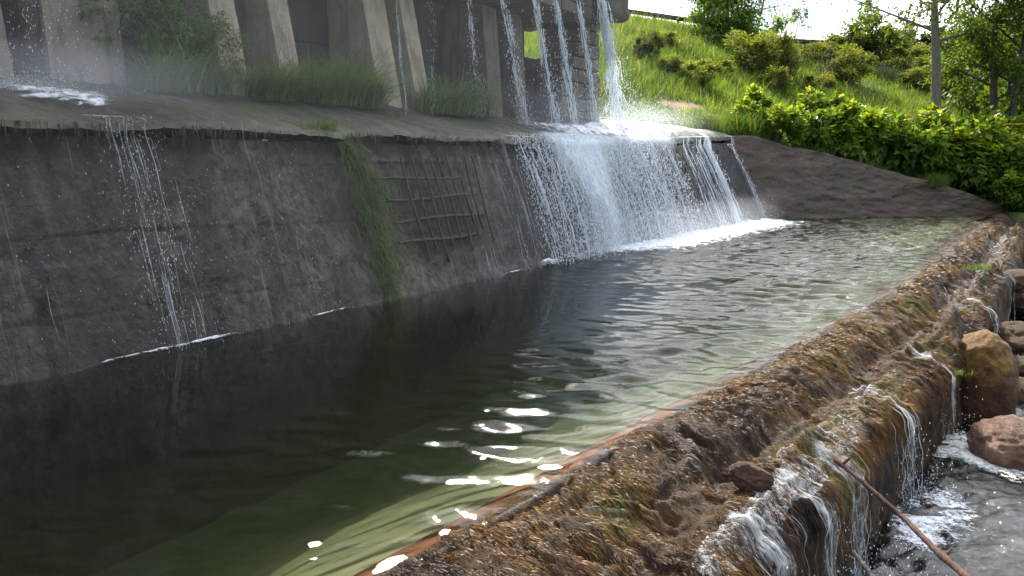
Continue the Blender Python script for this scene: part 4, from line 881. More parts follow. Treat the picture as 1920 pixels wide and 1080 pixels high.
# water over the weir
def runnel(y0, n, wd, label, seed, t0=.80, ndrop=120, rad=.007, mat=None, group='runnels falling over the weir face'):
    r = np.random.default_rng(seed); i0 = int(np.searchsorted(sy, y0)); base = VN[i0, 97].copy(); base[2] = -1.05
    root = empty('runnel', tuple(base), label, 'waterfall', group); pl = []; rr = []; S = 18
    for k in range(int(n*.2)):
        y = y0 + r.normal(0, wd); ii = int(np.clip(np.searchsorted(sy, y), 2, ns-2)); lip = VN[ii, 95]
        l0 = r.uniform(-.1, .8); l1 = l0+r.uniform(.15, .6); s = np.clip(np.linspace(l0, l1, S), 0, 1)
        jt = int(np.searchsorted(tt, t0)); 
        P = np.zeros((S, 3)); up = VN[ii, jt]
        k1 = np.clip(s/.3, 0, 1); k2 = np.clip((s-.3)/.7, 0, 1); push = r.uniform(.04, .12)
        path = np.stack([np.interp(k1, np.linspace(0, 1, 98-jt), VN[ii, jt:98, i]) for i in range(3)], 1)
        P[:] = path; P[:, 2] += .012
        P[:, :2] += (WTN*push)[None]*np.sqrt(k2)[:, None] + (WTN*.07)[None]*np.clip(k2*6, 0, 1)[:, None]; P[:, 2] -= k2**1.2*(lip[2]+1.04)
        P[:, 0] += .012*np.sin(s*r.uniform(10, 40)+r.uniform(0, 6)); P[:, 1] += .012*np.sin(s*r.uniform(10, 40)+r.uniform(0, 6))
        pl.append(P-base); rr.append(.24*rad*r.lognormal(-.3, .5)*np.interp(np.linspace(0, 1, S), [0, .15, .7, 1], [.2, 1, .8, .1])*(1+.4*r.normal(0, .6, S)).clip(.3, 2))
    V, q = tubes(np.array(pl), np.array(rr), 4); tag(obj('water_strands', mesh_data('strands', V, q, mat or M_white), root), kind='stuff')
    n2 = 50; yy = np.linspace(y0-2.2*wd, y0+2.2*wd, n2); ii = np.clip(np.searchsorted(sy, yy), 2, ns-2); jt = int(np.searchsorted(tt, t0)); bb = np.linspace(0, 1, 60)
    sh = []
    for i_ in ii:
        k1 = np.clip(bb/.3, 0, 1); k2 = np.clip((bb-.3)/.7, 0, 1)
        pa = np.stack([np.interp(k1, np.linspace(0, 1, 98-jt), VN[i_, jt:98, c]) for c in range(3)], 1); pa[:, 2] += .014
        pa[:, :2] += (WTN*.09)[None]*np.sqrt(k2)[:, None]+(WTN*.06)[None]*np.clip(k2*6, 0, 1)[:, None]; pa[:, 2] -= k2**1.2*(VN[i_, 97, 2]+1.04); sh.append(pa)
    sh = np.array(sh); sh += fbm(sh*7, 3, seed)[..., None]*np.array([.02, -.015, .01])
    dn = (.24+.34*np.exp(-((yy-y0)/(.9*wd))**2)+.12*fbm(P3(yy*9, 0*yy, 0*yy+seed), 3, 4))[:, None]*np.interp(bb, [0, .12, .35, 1], [.2, 1, 1, .93])[None]
    obj('water_sheet', mesh_data('water_sheet', sh-base, grid_faces(n2, 60), M_run, True, {'dens': dn, 'fu': np.repeat(yy[:, None], 60, 1), 'fv': np.repeat(bb[None]*1.3, n2, 0)}), root)
    ndrop = int(ndrop*2.5); C = np.stack([r.normal(0, wd*1.3, ndrop)*.8+.12, r.normal(0, wd*1.3, ndrop)-.08, np.abs(r.normal(0, .25, ndrop))], 1)
    V, q = drops(C, r.uniform(.3, 1, ndrop)*.0042, r.uniform(1, 3, ndrop), r.normal(0, .3, (ndrop, 3))+np.array([0, 0, 1.0])); tag(obj('water_drops', mesh_data('drops', V, q, M_drop), root), kind='stuff')
runnel(6.35, 90, .13, 'bright runnel pouring down the weir face in front of the mossy boulder', 21, .62, 260, .009)
runnel(5.25, 70, .2, 'white runnel falling behind the upper end of the reddish stick', 22, .75, 200, .007, M_trickle)
runnel(4.75, 60, .16, 'broken runnel falling under the reddish stick', 23, .75, 200, .006, M_trickle)
runnel(4.2, 40, .2, 'thin threads of water down the nearest part of the weir face', 24, .7, 80, .005, M_trickle)
runnel(3.55, 30, .15, 'nearest thin sheet of water over the weir face at the bottom edge', 27, .7, 80, .005, M_trickle)
runnel(7.6, 26, .12, 'small runnel over the weir face left of the mossy boulder', 28, .6, 80, .006, M_trickle)
runnel(10.6, 30, .15, 'far runnel over the weir near the right edge', 25, .45, 60, .009)
runnel(13.5, 40, .25, 'farthest white runnel over the weir by the right edge', 26, .45, 60, .011)
def chan_foam(nm, y0, t0, ls, lt, dn, mat=M_foam2, zo=.02):
    def fn(a, b):
        s = y0+ls*(a-.5); t = t0+lt*(b-.5); return P3(wx_of_y(s)+WTN[0]*t, s+WTN[1]*t, -1.05+zo+.012*fbm(P3(s*7, t*7, 0*s), 3, 9))
    return sheet(nm, fn, 80, 60, lambda a, b, V: dn*np.clip(1-np.hypot(a-.5, (b-.42)*1.1)*2, 0, 1)**.6+.16*fbm(V*np.array([3.5, 3.5, 0]), 3, 4), mat)
chan_foam('churned_foam', 6.3, 1.35, 2.0, 1.2, .70); chan_foam('churned_foam', 4.9, 1.3, 2.4, 1.0, .64)
fa = [on_z(x, y, -1.05) for x, y in [(1712, 842), (1740, 806), (1800, 806), (1850, 830), (1925, 850), (1975, 905), (1925, 928), (1880, 908), (1825, 886), (1775, 868), (1735, 866)]]
def flat_patch(name, pts, z, label, group, mat, th=.012, cat='foam'):
    P = np.array(pts)[:, :2]; c = P.mean(0); n = len(P); t = np.linspace(0, n, 40, endpoint=False)
    Pp = np.stack([np.interp(t, np.arange(n+1), np.append(P[:, i], P[0, i])) for i in range(2)], 1)
    Pp = (np.roll(Pp, 1, 0)+2*Pp+np.roll(Pp, -1, 0))/4; rings = []
    for f_, h in ((1.0, 0), (.97, th*.7), (.85, th), (.4, th*1.1)): rings.append(np.column_stack([c+(Pp-c)*f_, np.full(40, z+h)]))
    V = np.concatenate(rings+[np.array([[c[0], c[1], z+th]])]); j = np.arange(40); j2 = (j+1) % 40
    q = np.concatenate([np.stack([k*40+j, k*40+j2, (k+1)*40+j2, (k+1)*40+j], -1) for k in range(3)]); tr = np.stack([120+j, 120+j2, np.full(40, 160)], -1)
    big = len(pts) > 10; dn = np.concatenate([np.full(40, .05 if big else .2), np.full(40, .3), np.full(40, .5 if big else .6), np.full(40, .62 if big else .72), [.66]])
    o = obj(name, mesh_data(name, V-np.array([c[0], c[1], 0]), [q, tr], mat, True, {'dens': dn}), loc=(c[0], c[1], 0)); return tag(o, label, cat, group)
M_patch = mat_foam('foam_glint_skin', 28, (1, 1, 1), (.78, .80, .77))  # white of the channel foam and of the drawn pool reflections
flat_patch('foam_glint_patch', fa, -1.012, 'broad white foam sheet on the channel between the boulders and the dark water', 'foam patches', M_patch, .004)
for k, (pl_, lab) in enumerate([([(829, 906), (836, 898), (870, 896), (905, 899), (925, 901), (922, 906), (890, 905), (862, 908), (838, 909)], 'long white streak drawn as a sky reflection on the green water near the weir'),
        ([(938, 903), (950, 898), (975, 899), (989, 904), (980, 911), (960, 909), (941, 908)], 'short oval white patch drawn as a sky reflection beside the long streak'),
        ([(574, 1020), (582, 1014), (600, 1013), (608, 1018), (598, 1024), (580, 1027)], 'small bright fleck drawn as a sun glint near the bottom edge of the pool'),
        ([(692, 1074), (704, 1058), (728, 1043), (760, 1036), (772, 1043), (750, 1056), (722, 1072), (700, 1079)], 'pale rounded patch drawn as a sky reflection against the nearest stretch of weir'),
        ([(1002, 876), (1020, 869), (1050, 869), (1060, 876), (1040, 881), (1012, 881)], 'white patch touching the weir above the long streak'),
        ([(898, 858), (906, 853), (915, 854), (910, 861), (901, 862)], 'tiny white fleck between the two streaks and the dark water'),
        ([(820, 1000), (830, 990), (848, 991), (842, 1001), (826, 1004)], 'white lobe clinging to the orange weir edge'),
        ([(578, 1048), (588, 1044), (598, 1045), (590, 1050)], 'tiny white fleck just below the bright one'),
        ([(896, 797), (904, 794), (911, 796), (903, 799)], 'tiny white dot farther out on the dark water'), ([(906, 770), (913, 767), (920, 769), (913, 772)], 'farthest tiny white dot on the dark water')]):
    flat_patch('foam_glint_patch', [on_z(x, y, 0.01) for x, y in pl_], .006, lab, 'foam patches', M_patch, .002)  # sky reflections and a sun glint drawn as white patches on the pool

# ------------------------------------------------------------------ plants on the dam
def grass_clump(name, n, L, spread, seed, mat, W=.012, droop=.5, tilt=.35, S=5, a_shift=0):
    r = np.random.default_rng(seed); C = np.stack([r.normal(0, spread, n), r.normal(0, spread*.55, n), np.zeros(n)-.02], 1)
    a = r.uniform(0, 6.28, n); D = np.stack([np.cos(a)*tilt*r.random(n)+C[:, 0]*.4, np.sin(a)*tilt*r.random(n)-.1, np.ones(n)], 1)
    bd = np.stack([np.cos(a), np.sin(a)-.35, -.55*np.ones(n)], 1); global rng; rng = r
    V, q = blades(C, D, L*r.uniform(.45, 1.1, n), W*r.uniform(.6, 1.3, n), droop*r.uniform(.4, 1.5, n), S, bd)
    at = np.clip(r.normal(.5+a_shift, .24, n), 0, 1)
    return mesh_data(name, V, q, mat, True, {'rnd': np.repeat(at, (S+1)*2)})
lg = [grass_clump('ledge_grass', 460, .95, .20, 31+k, M_ledge_grass, .013, .6) for k in range(3)]
GL = 'grass clumps growing on the dam ledge'
for k, (px, py, sc, lab) in enumerate([(505, 178, .95, 'grass clump between the two pale scratched piers'), (545, 186, .8, 'low grass clump at the foot of the scribbled pier'), (600, 190, 1.15, 'tall grass clump right of the scribbled pier'),
        (640, 193, 1.25, 'thickest tall grass clump between the scribbled and slanting piers'), (685, 196, 1.0, 'grass clump just left of the slanting pier'), (800, 198, .95, 'grass clump at the foot of the narrow pale pier'),
        (845, 203, 1.25, 'grass clump right of the narrow pale pier'), (885, 208, .9, 'grass clump left of the damp grey pier'), (300, 178, 1.1, 'grass clump right of the broadest brown pier'), (385, 178, .8, 'grass clump left of the pier with the scratched letter')]):
    p = dam_uvz(px, py, 1.9); p[2] = ledge_z(p[0], p[1])
    tag(obj('grass_clump', lg[k % 3], loc=d2w(p), rot=(0, 0, DROT+k*.2), scale=sc), lab, 'grass', GL)
def leaf_bush(n, rx, ry, rz, leaf, seed, mat, tipk=.0, clumps=14, hollow=.35, droop=.3, asp=.6, zc=1.0, name='foliage', keep_low=False):
    """leaf clumps filling an uneven crown; z from 0 to 2*rz"""
    r = np.random.default_rng(seed); cc = r.normal(0, 1, (clumps, 3)); cc /= np.linalg.norm(cc, axis=1, keepdims=True); cc *= (r.random((clumps, 1))**.45)*.84
    ch = r.integers(0, clumps, n); rad = r.uniform(.16, .42, clumps)
    o = r.normal(0, 1, (n, 3)); o /= np.linalg.norm(o, axis=1, keepdims=True); o *= (hollow+(1-hollow)*r.random((n, 1)))**.7
    C = cc[ch]+o*rad[ch][:, None]
    out = C/(np.linalg.norm(C, axis=1, keepdims=True)+1e-6)
    D = out*.7+o*.4+r.normal(0, .55, (n, 3)); D[:, 2] -= droop
    Nn = np.tile([0, 0, 1.0], (n, 1))+r.normal(0, .45, (n, 3))
    hgt = C[:, 2]*.5+.5
    P = C*np.array([rx, ry, rz])+np.array([0, 0, rz*zc])
    if keep_low: P[:, 2] = np.abs(P[:, 2])
    V, q = leaves(P, D, Nn, leaf*r.uniform(.6, 1.25, n), leaf*asp*r.uniform(.7, 1.2, n))
    a = np.clip(r.normal(.42, .2, n)+.25*fbm(cc[ch]*2+seed, 1, seed), 0, .86)
    young = (r.random(n) < tipk*np.clip((hgt-.55)*2.6, 0, 1)); a = np.where(young, r.uniform(.88, 1, n), a)
    return mesh_data(name, V, q, mat, False, {'rnd': np.repeat(a, 4)})
def stems(n, h, spread, r0, seed, mat, name='stem', base=.12):
    r = np.random.default_rng(seed); S = 6; s = np.linspace(0, 1, S); pl = []; rr = []
    for k in range(n):
        a = r.uniform(0, 6.28); b = np.array([math.cos(a), math.sin(a), 0])*base*r.random(); e = np.array([math.cos(a)*spread*r.random(), math.sin(a)*spread*r.random(), h*r.uniform(.6, 1.0)])
        pl.append(b[None]*(1-s[:, None])+e[None]*s[:, None]+np.array([0, 0, -.1])+.06*h*np.sin(s*3+k)[:, None]*np.array([.4, -.3, 0])); rr.append(r0*(1-.75*s))
    V, q = tubes(np.array(pl), np.array(rr), 5); return mesh_data(name, V, q, mat)
weedm = leaf_bush(900, .42, .30, .55, .075, 61, M_ledge_grass, 0, 16, .2, .55, .34); weeds = stems(8, .9, .3, .006, 61, M_hang)
for k, (px, py, sc, lab) in enumerate([(262, 172, 1.25, 'leafy weeds against the broadest brown pier'), (345, 172, 1.05, 'leafy weeds in the middle of the gap between brown and pale piers'), (405, 172, .95, 'leafy weeds left of the pale pier with the scratched letter')]):
    p = dam_uvz(px, py, 2.0); p[2] = ledge_z(p[0], p[1])
    e = empty('weeds', tuple(d2w(p)), lab, 'plant', 'leafy weeds on the dam ledge', DROT+k); e.scale = (sc,)*3
    obj('foliage', weedm, e); obj('stem', weeds, e)
# grass hanging down the face
def face_grass():
    r = np.random.default_rng(5); n = 1500; s = r.random(n); z = 1.9*(1-s)**.9
    u = 4.22+.02*s + r.normal(0, 1, n)*np.interp(s, [0, .35, .8, 1], [.10, .16, .15, .07])+.12*(s > .25)*(s < .8)*r.random(n)
    C = np.stack([u, z*.315-.03-.03*r.random(n), z], 1)-np.array([4.25, 0, 0]); D = np.stack([r.normal(0, .45, n), -.35-.4*r.random(n), r.normal(-.1, .5, n)], 1)
    bd = np.tile([0, -.1, -1.0], (n, 1)); V, q = blades(C, D, r.uniform(.08, .24, n), r.uniform(.005, .009, n), r.uniform(.5, 1.1, n), 4, bd)
    return mesh_data('hanging_grass', V, q, M_hang, True, {'rnd': np.repeat(np.clip(r.normal(.5, .25, n), 0, 1), 10)})
tag(obj('hanging_grass', face_grass(), loc=d2w(np.array([4.25, 0, 0])), rot=(0, 0, DROT)), 'long strip of green grass hanging down the dam wall to the water', 'grass')
tf = grass_clump('lip_tuft', 260, .20, .13, 77, M_clump, .007, .5)
p = dam_uvz(608, 232, .6); p[2] = ledge_z(p[0], .6)
tag(obj('grass_tuft', tf, loc=d2w(p), rot=(0, 0, DROT)), 'small bright grass tuft on the very edge of the dam lip', 'grass')
for px, py, z, lab in ((1838, 503, -.05, 'small grass tuft on the far weir crest'), (1785, 700, -.4, 'single green blades sprouting from the weir beside the mossy boulder')):
    pw = on_z(px, py, z); tag(obj('grass_tuft', tf, loc=pw, scale=.8 if px == 1838 else .5), lab, 'grass')

def lip_fringe():
    r = np.random.default_rng(15); n = 3200; u = r.uniform(-2.5, 11.5, n); ok = fbm(P3(u*1.8, 0*u, 0*u), 3, 77) > r.uniform(-.5, .35, n); u = u[ok]; n = len(u)
    C = np.stack([u, .50+.03*fbm(P3(u*1.5, 0*u, 0*u), 2, 31)+r.uniform(-.02, .05, n), 1.90+r.normal(0, .012, n)], 1); D = np.stack([r.normal(0, .12, n), -.12*np.ones(n), -np.ones(n)], 1)
    V, q = blades(C, D, r.uniform(.04, .20, n)*(.6+.5*r.random(n)), r.uniform(.006, .014, n), .1, 2, np.tile(np.array([0, .1, -1.0]), (n, 1)))
    return mesh_data('moss_fringe', V, q, M_fringe, True, {'rnd': np.repeat(r.random(n), 6)})
M_fringe = mat_leaf('lip_moss', (.02, .015, .010), (.05, .04, .022), (.08, .075, .025), .5, .2)
tag(obj('moss_fringe', lip_fringe(), dam), kind='stuff')

# ------------------------------------------------------------------ hillside vegetation
def field_grass():
    r = np.random.default_rng(8); n = 210000
    y = 22+34*r.random(n)**1.25; ang = r.uniform(R(-1), R(36), n); x = y*np.tan(ang)
    v = (x-P0[0])*DB[0]+(y-P0[1])*DB[1]; ds = np.maximum(v-3.8, wing_w(x, y)-1.0)
    s = soil_of(x, y)+(fbm(P3(x*.35, y*.35, 0*x), 3, 12))*.45
    ok = (ds > 0) & (s < .35+.25*r.random(n)); x, y = x[ok], y[ok]; n = len(x)
    tall = np.clip(.5+.9*fbm(P3(x*.22, y*.22, 0*x+5), 3, 15), 0, 1)*np.clip((np.maximum((x-P0[0])*DB[0]+(y-P0[1])*DB[1]-3.8, wing_w(x, y)-1)-2)/5, .3, 1)
    L = (.16+.62*tall)*r.uniform(.5, 1.2, n); D = np.stack([r.normal(0, .25, n), r.normal(0, .25, n), np.ones(n)], 1)
    C = np.stack([x, y, gz(x, y)-.03], 1); global rng; rng = r
    L = np.where(r.random(n) < .05, L+.35, L)
    V, q = blades(C, D, L, r.uniform(.014, .03, n)*(.6+y/45), r.uniform(.15, .6, n), 2)
    a = np.clip(.45+.3*fbm(P3(x*.3, y*.3, 0*x+2), 3, 18)+r.normal(0, .22, n), 0, 1); wk = r.random(n) < .06; a = np.where(wk, 1, a); 
    return mesh_data('grass', V, q, M_field, True, {'rnd': np.repeat(a, 6)})
tag(obj('hillside_grass', field_grass(), None), 'tall meadow grass covering the hillside', None, None, 'stuff')
tg = grass_clump('tall_grass', 620, .78, .24, 41, M_clump, .014, .28, .3)
for px, py, sc, lab in ((1318, 245, 1.15, 'rounded tall grass clump at the top right corner of the waterfall'), (1388, 240, 1.05, 'tall grass clump at the left end of the leafy bushes'), (1205, 215, .8, 'low grass clump right of the masonry pier')):
    p = np.array({1318: (5.45, 22.5, 2.38), 1388: (6.35, 22.75, 2.3), 1205: (3.9, 22.6, 2.4)}[px]); p[2] = max(p[2], float(gz(p[0], p[1])))
    tag(obj('grass_clump', tg, loc=p, rot=(0, 0, px), scale=sc), lab, 'grass', 'tall grass clumps on the bank')

p = np.array([12.15, 22.95, .85]); tag(obj('grass_clump', tg, loc=p, rot=(0, 0, 2.0), scale=.75), 'dark grass clump hanging over the middle of the wing wall crest', 'grass', 'tall grass clumps on the bank')
hm = [leaf_bush(1900, 1.0, .9, .95, .21, 101+k, M_hedge, .30, 20, .25, .3, .72, .92, keep_low=True) for k in range(3)]
hs_ = [stems(14, 1.3, .7, .014, 111+k, M_bark) for k in range(3)]
GHd = 'broad leaved bushes along the top of the wing wall'
hb_list = [(10.4, 23.0, .42, ''), (12.9, 23.0, .5, ''), (15.1, 23.2, .8, ''), (11.4, 23.15, .5, ''), (12.3, 23.25, .62, ''), (13.3, 23.4, .72, ''), (14.3, 23.35, .78, ''), (6.75, 23.3, .55, ''), (7.2, 24.3, .75, ''), (7.6, 22.7, .62, 'small bush'), (8.7, 23.3, .85, 'left'), (9.8, 23.5, .95, ''), (10.9, 23.8, 1.05, ''), (11.9, 24.0, 1.15, ''), (12.9, 24.3, 1.25, ''), (13.9, 24.4, 1.3, ''), (14.9, 24.2, 1.35, ''), (16.0, 24.4, 1.45, ''),
           (9.6, 24.9, 1.0, ''), (11.6, 25.4, 1.15, ''), (13.6, 25.9, 1.35, ''), (15.6, 26.2, 1.5, ''), (15.5, 22.9, .95, ''), (17.2, 23.8, 1.4, ''), (16.3, 22.3, .85, '')]
hb_lab = ['smallest low bush draping over the upper half of the wing wall', 'low bush hanging farthest down the lower half of the wing wall', 'rounded low bush between the wing wall end and the right edge', 'low bush draping over the middle of the wing wall crest', 'low bush draping over the wing wall below the grey trunk', 'low bush draping over the lower end of the wing wall', 'low bush at the foot of the wing wall crest, by the weir end', 'low lime bush wedged between the two tall grass clumps', 'rear lime bush just right of the tall grass clumps', 'smallest bush, beside the tall grass clump at the left end of the row', 'first full bush in front of the red soil, yellow tipped', 'front bush third from the left, above the wing wall crest', 'front bush fourth from the left, over the middle of the wing wall',
          'front bush overhanging the lower half of the wing wall', 'tall front bush straight below the grey tree trunk', 'front bush just right of the grey trunk, leaning over the wall', 'dense dark bush hiding the right end of the wing wall', 'big bush at the right edge, below the dark trunks',
          'rear bush nearest the red soil, with orange young leaves', 'rear bush left of the grey trunk', 'rear bush behind the grey trunk foot', 'tallest rear bush below the cluster of dark trunks', 'low bush drooping to the end of the weir', 'outermost bush cut by the right edge', 'lowest bush at the right edge, above the end of the weir']
for k, ((x, y, sc, _), lab) in enumerate(zip(hb_list, hb_lab)):
    e = empty('leafy_bush', (x, y, float(gz(x, y))-.05), lab, 'bush', GHd, k*1.3); e.scale = (sc, sc, sc*.98)
    obj('foliage', hm[k % 3], e); obj('stem', hs_[k % 3], e)

def shrub(px, py, wpx, hpx, mesh_set, label, cat='shrub', name='shrub', group='shrubs on the hillside', Y=None, stem_mat=M_bark):
    p = hit(px, py) if Y is None else at_y(px, py, Y)
    if Y is not None: p[2] = min(p[2], float(gz(p[0], p[1]))) if abs(p[2]-float(gz(p[0], p[1]))) < 1.5 else p[2]
    k = p[1]/F*1.02; me, stm = mesh_set
    e = empty(name, (p[0], p[1], p[2]-.05), label, cat, group, px*.7); e.scale = (wpx*k*.68, wpx*k*.68, hpx*k*.66)
    obj('foliage', me, e); obj('stem', stm, e); return e
ol = [(leaf_bush(2600, 1, 1, 1, .15, 131+k, M_shrub, .05, 16, .15, .1, .5, .95, keep_low=True), stems(16, 1.5, .8, .012, 131+k, M_bark)) for k in range(2)]
dk = (leaf_bush(3000, 1, 1, 1, .16, 141, M_dshrub, 0, 16, .15, .1, .5, .95, keep_low=True), stems(14, 1.5, .8, .015, 141, M_bark))
spz = (leaf_bush(420, 1, 1, 1, .09, 142, M_shrub, .1, 18, .2, .1, .5, 1.0, keep_low=True), stems(34, 1.8, 1.0, .011, 142, M_bark))
shrub(1212, 118, 46, 46, dk, 'small round green shrub right of the waterfall')
shrub(1400, 142, 90, 62, ol[0], 'olive shrub in front of the dark thicket, below the willow')
shrub(1345, 150, 60, 34, ol[1], 'low olive shrub left of the thicket'); shrub(1455, 148, 66, 72, ol[1], 'taller olive shrub left of the dead brush')
shrub(1482, 160, 44, 66, spz, 'bare twiggy brown thicket beside the olive shrubs'); shrub(1545, 160, 56, 76, spz, 'sparse twiggy shrub in the middle of the slope')
shrub(1590, 160, 70, 56, ol[0], 'olive shrub behind the red soil, left of the grey trunk'); shrub(1640, 118, 92, 66, dk, 'large dark shrub below the roadside tree')
shrub(1590, 120, 50, 46, dk, 'dark shrub at the left of the large dark one'); shrub(1700, 128, 60, 38, ol[1], 'pale shrub left of the grey trunk'); shrub(1540, 118, 60, 30, ol[0], 'low shrub just under the hill crest')
shrub(1790, 190, 100, 66, dk, 'dense dark shrub right of the grey trunk'); shrub(1240, 92, 60, 26, ol[1], 'low weeds near the crest beside the flume end'); shrub(1690, 95, 60, 36, ol[0], 'olive shrub on the crest left of the conifers')
shrub(1770, 150, 80, 50, ol[1], 'bright shrub behind the grey trunk'); shrub(1840, 180, 90, 70, ol[0], 'leafy shrub between the grey trunk and the dark trunks')

xs_ = [(1255, 140, 'low weedy shrub beside the widest stream'), (1290, 105, 'pale weedy shrub under the left end of the crest beam'), (1310, 165, 'weedy shrub above the rounded grass clump'), (1430, 100, 'weedy shrub right of the willow'),
       (1500, 120, 'weedy shrub under the middle of the crest beam'), (1530, 185, 'weedy shrub at the back edge of the red soil'), (1575, 100, 'weedy shrub left of the roadside tree'), (1665, 150, 'weedy shrub between the dark shrub and the grey trunk'), (1455, 175, 'weedy shrub at the left edge of the red soil'), (1720, 165, 'weedy shrub just left of the grey trunk'), (1690, 120, 'weedy shrub near the crest, left of the grey trunk')]
for k, (px, py, lab) in enumerate(xs_): shrub(px, py, 46+7*(k % 4), 30+6*(k % 3), (ol[0], spz, ol[1])[k % 3], lab)

# trees
def limb_tubes(M, P, r0, r1, k=7):
    P = np.asarray(P, float); S = len(P); V, q = tubes(P[None], np.linspace(r0, r1, S)[None], k); M.add(V, q)
def tree(name, loc, label, h, r0, lean, crown0, cr, nleaf, leaf, lmat, bmat, seed, nl=12, cat='tree', group=None, asp=.5, clump=.5, bias=None):
    r = np.random.default_rng(seed); e = empty(name, tuple(loc), label, cat, group); M = MB(); S = 14; s = np.linspace(0, 1, S)
    T = np.stack([lean[0]*s*h+.02*h*np.sin(s*5+seed), lean[1]*s*h+.015*h*np.cos(s*4+seed), s*h-.2], 1)
    limb_tubes(M, T, r0, r0*.18, 10); pts = []
    for k in range(nl):
        z0 = crown0+(1-crown0)*(k+.5*r.random())/nl*.96; b = np.array([np.interp(z0, s, T[:, i]) for i in range(3)]); a = k*2.4+r.uniform(-.4, .4)
        L = cr*r.uniform(.6, 1.05)*(1.15-.75*(z0-crown0)/(1-crown0+1e-6))
        d = np.array([math.cos(a), math.sin(a), r.uniform(.15, .7)])
        if bias is not None: d = d+np.array(bias)
        t = np.linspace(0, 1, 7)[:, None]; B = b+d*L*t+np.array([0, 0, .25*L])*t**2*r.uniform(-.8, .8); limb_tubes(M, B, r0*.32*(1.1-z0*.6), r0*.04, 5)
        for q_ in range(4):
            f0 = r.uniform(.35, .95); bb = np.array([np.interp(f0, t[:, 0], B[:, i]) for i in range(3)]); dd = r.normal(0, 1, 3); dd[2] *= .5; dd = dd/np.linalg.norm(dd)*L*r.uniform(.25, .5)
            Bt = bb+dd*np.linspace(0, 1, 4)[:, None]; limb_tubes(M, Bt, r0*.08, r0*.02, 4); pts += [Bt[2], Bt[3]]
        pts += [B[4], B[6]]
    obj('trunk', M.data('trunk', bmat), e); pts = np.array(pts)
    ch = r.integers(0, len(pts), nleaf); o = r.normal(0, 1, (nleaf, 3)); o /= np.linalg.norm(o, axis=1, keepdims=True); rad = r.uniform(.3, 1, len(pts))*clump*cr
    C = pts[ch]+o*(r.random((nleaf, 1))**.6)*rad[ch][:, None]*np.array([1, 1, .75])
    D = o*.6+r.normal(0, .6, (nleaf, 3)); D[:, 2] -= .35; Nn = np.tile([0, 0, 1.0], (nleaf, 1))+r.normal(0, .5, (nleaf, 3))
    V, q = leaves(C, D, Nn, leaf*r.uniform(.6, 1.3, nleaf), leaf*asp*r.uniform(.7, 1.2, nleaf))
    at = np.clip(r.normal(.45, .2, nleaf)+(ch % 7-3)*.05, 0, 1)
    obj('crown', mesh_data('crown', V, q, lmat, False, {'rnd': np.repeat(at, 4)}), e); return e
p = hit(1365, 88); tree('willow_tree', p, 'bushy bright green willow on the hill crest right of the flume', 5.0, .14, (-.02, 0), .05, 2.1, 16000, .23, M_willow, M_bark, 3, 18, asp=.46, clump=.46)
p = at_y(1395, 75, 50); tree('tree', (p[0]+.8, p[1], 8.6), 'loose leafy tree behind the willow on the crest', 5.2, .10, (.10, 0), .4, 1.6, 1200, .2, M_treel, M_bark, 4, 9, clump=.4)
p = at_y(1492, 68, 56); tree('young_tree', p, 'thin pale young tree beyond the beam on the crest', 2.1, .04, (.05, 0), .35, .95, 700, .16, M_pale, M_bark, 5, 7, clump=.4)
p = hit(1625, 80); tree('roadside_tree', (p[0], p[1], p[2]), 'airy tree on the crest above the large dark shrub', 4.8, .09, (-.05, 0), .3, 1.5, 2600, .17, M_treel, M_bark, 6, 12, clump=.36)
p = at_y(1746, 240, 26.0); zt = float(gz(p[0], p[1]))
tree('grey_trunk_tree', (p[0], p[1], zt), 'tall tree with a bare pale grey trunk rising behind the leafy bushes', 9.5, .20, (-.035, 0), .47, 2.9, 5200, .17, M_treel, M_gbark, 7, 15, clump=.28)
for k, (px, Y, ln, lab, hh) in enumerate([(1868, 27, (.0, 0), 'dark straight trunked tree, leftmost of the three at the right edge', 8.5), (1893, 28.5, (.07, 0), 'dark leaning trunked tree in the middle of the three at the right edge', 9.5), (1912, 26.5, (.05, 0), 'dark forked trunked tree at the very right edge', 9.0)]):
    p = at_y(px, 200, Y); tree('dark_trunk_tree', (p[0]-.2, p[1], float(gz(p[0], p[1]))), lab, hh, .17, ln, .36, 2.5, 6200, .17, M_treel, M_dbk, 20+k, 15, group='dark trunked trees at the right edge', clump=.30)
# conifers
def conifer_mesh(seed, n=1500):
    r = np.random.default_rng(seed); z = r.random(n)**.8; lv = np.floor(z*13)/13; rad = (1-lv)*.26*(.35+.75*r.random(n)**.6)+.01; a = r.uniform(0, 6.28, n)
    C = np.stack([np.cos(a)*rad, np.sin(a)*rad, .06+lv*.92+.02*r.normal(0, 1, n)-rad*.22], 1); D = np.stack([np.cos(a), np.sin(a), -.25+r.normal(0, .25, n)], 1)
    V, q = leaves(C, D, np.tile([0, 0, 1.0], (n, 1))+r.normal(0, .5, (n, 3)), r.uniform(.05, .11, n), r.uniform(.02, .045, n))
    return mesh_data('needles', V, q, M_conif, False, {'rnd': np.repeat(r.random(n), 4)})
cm = [conifer_mesh(160+k) for k in range(3)]
V, q = tubes(np.array([[[0, 0, -.02], [0, 0, .5], [0, 0, .98]]]), np.array([[.018, .011, .002]]), 6); ct = mesh_data('trunk', V, q, M_bark)
def conifer(p, hgt, k, label, group):
    e = empty('conifer', tuple(p), label, 'conifer', group, k*1.1); e.scale = (hgt*.95, hgt*.95, hgt); obj('crown', cm[k % 3], e); obj('trunk', ct, e)
rr_ = random.Random(5)
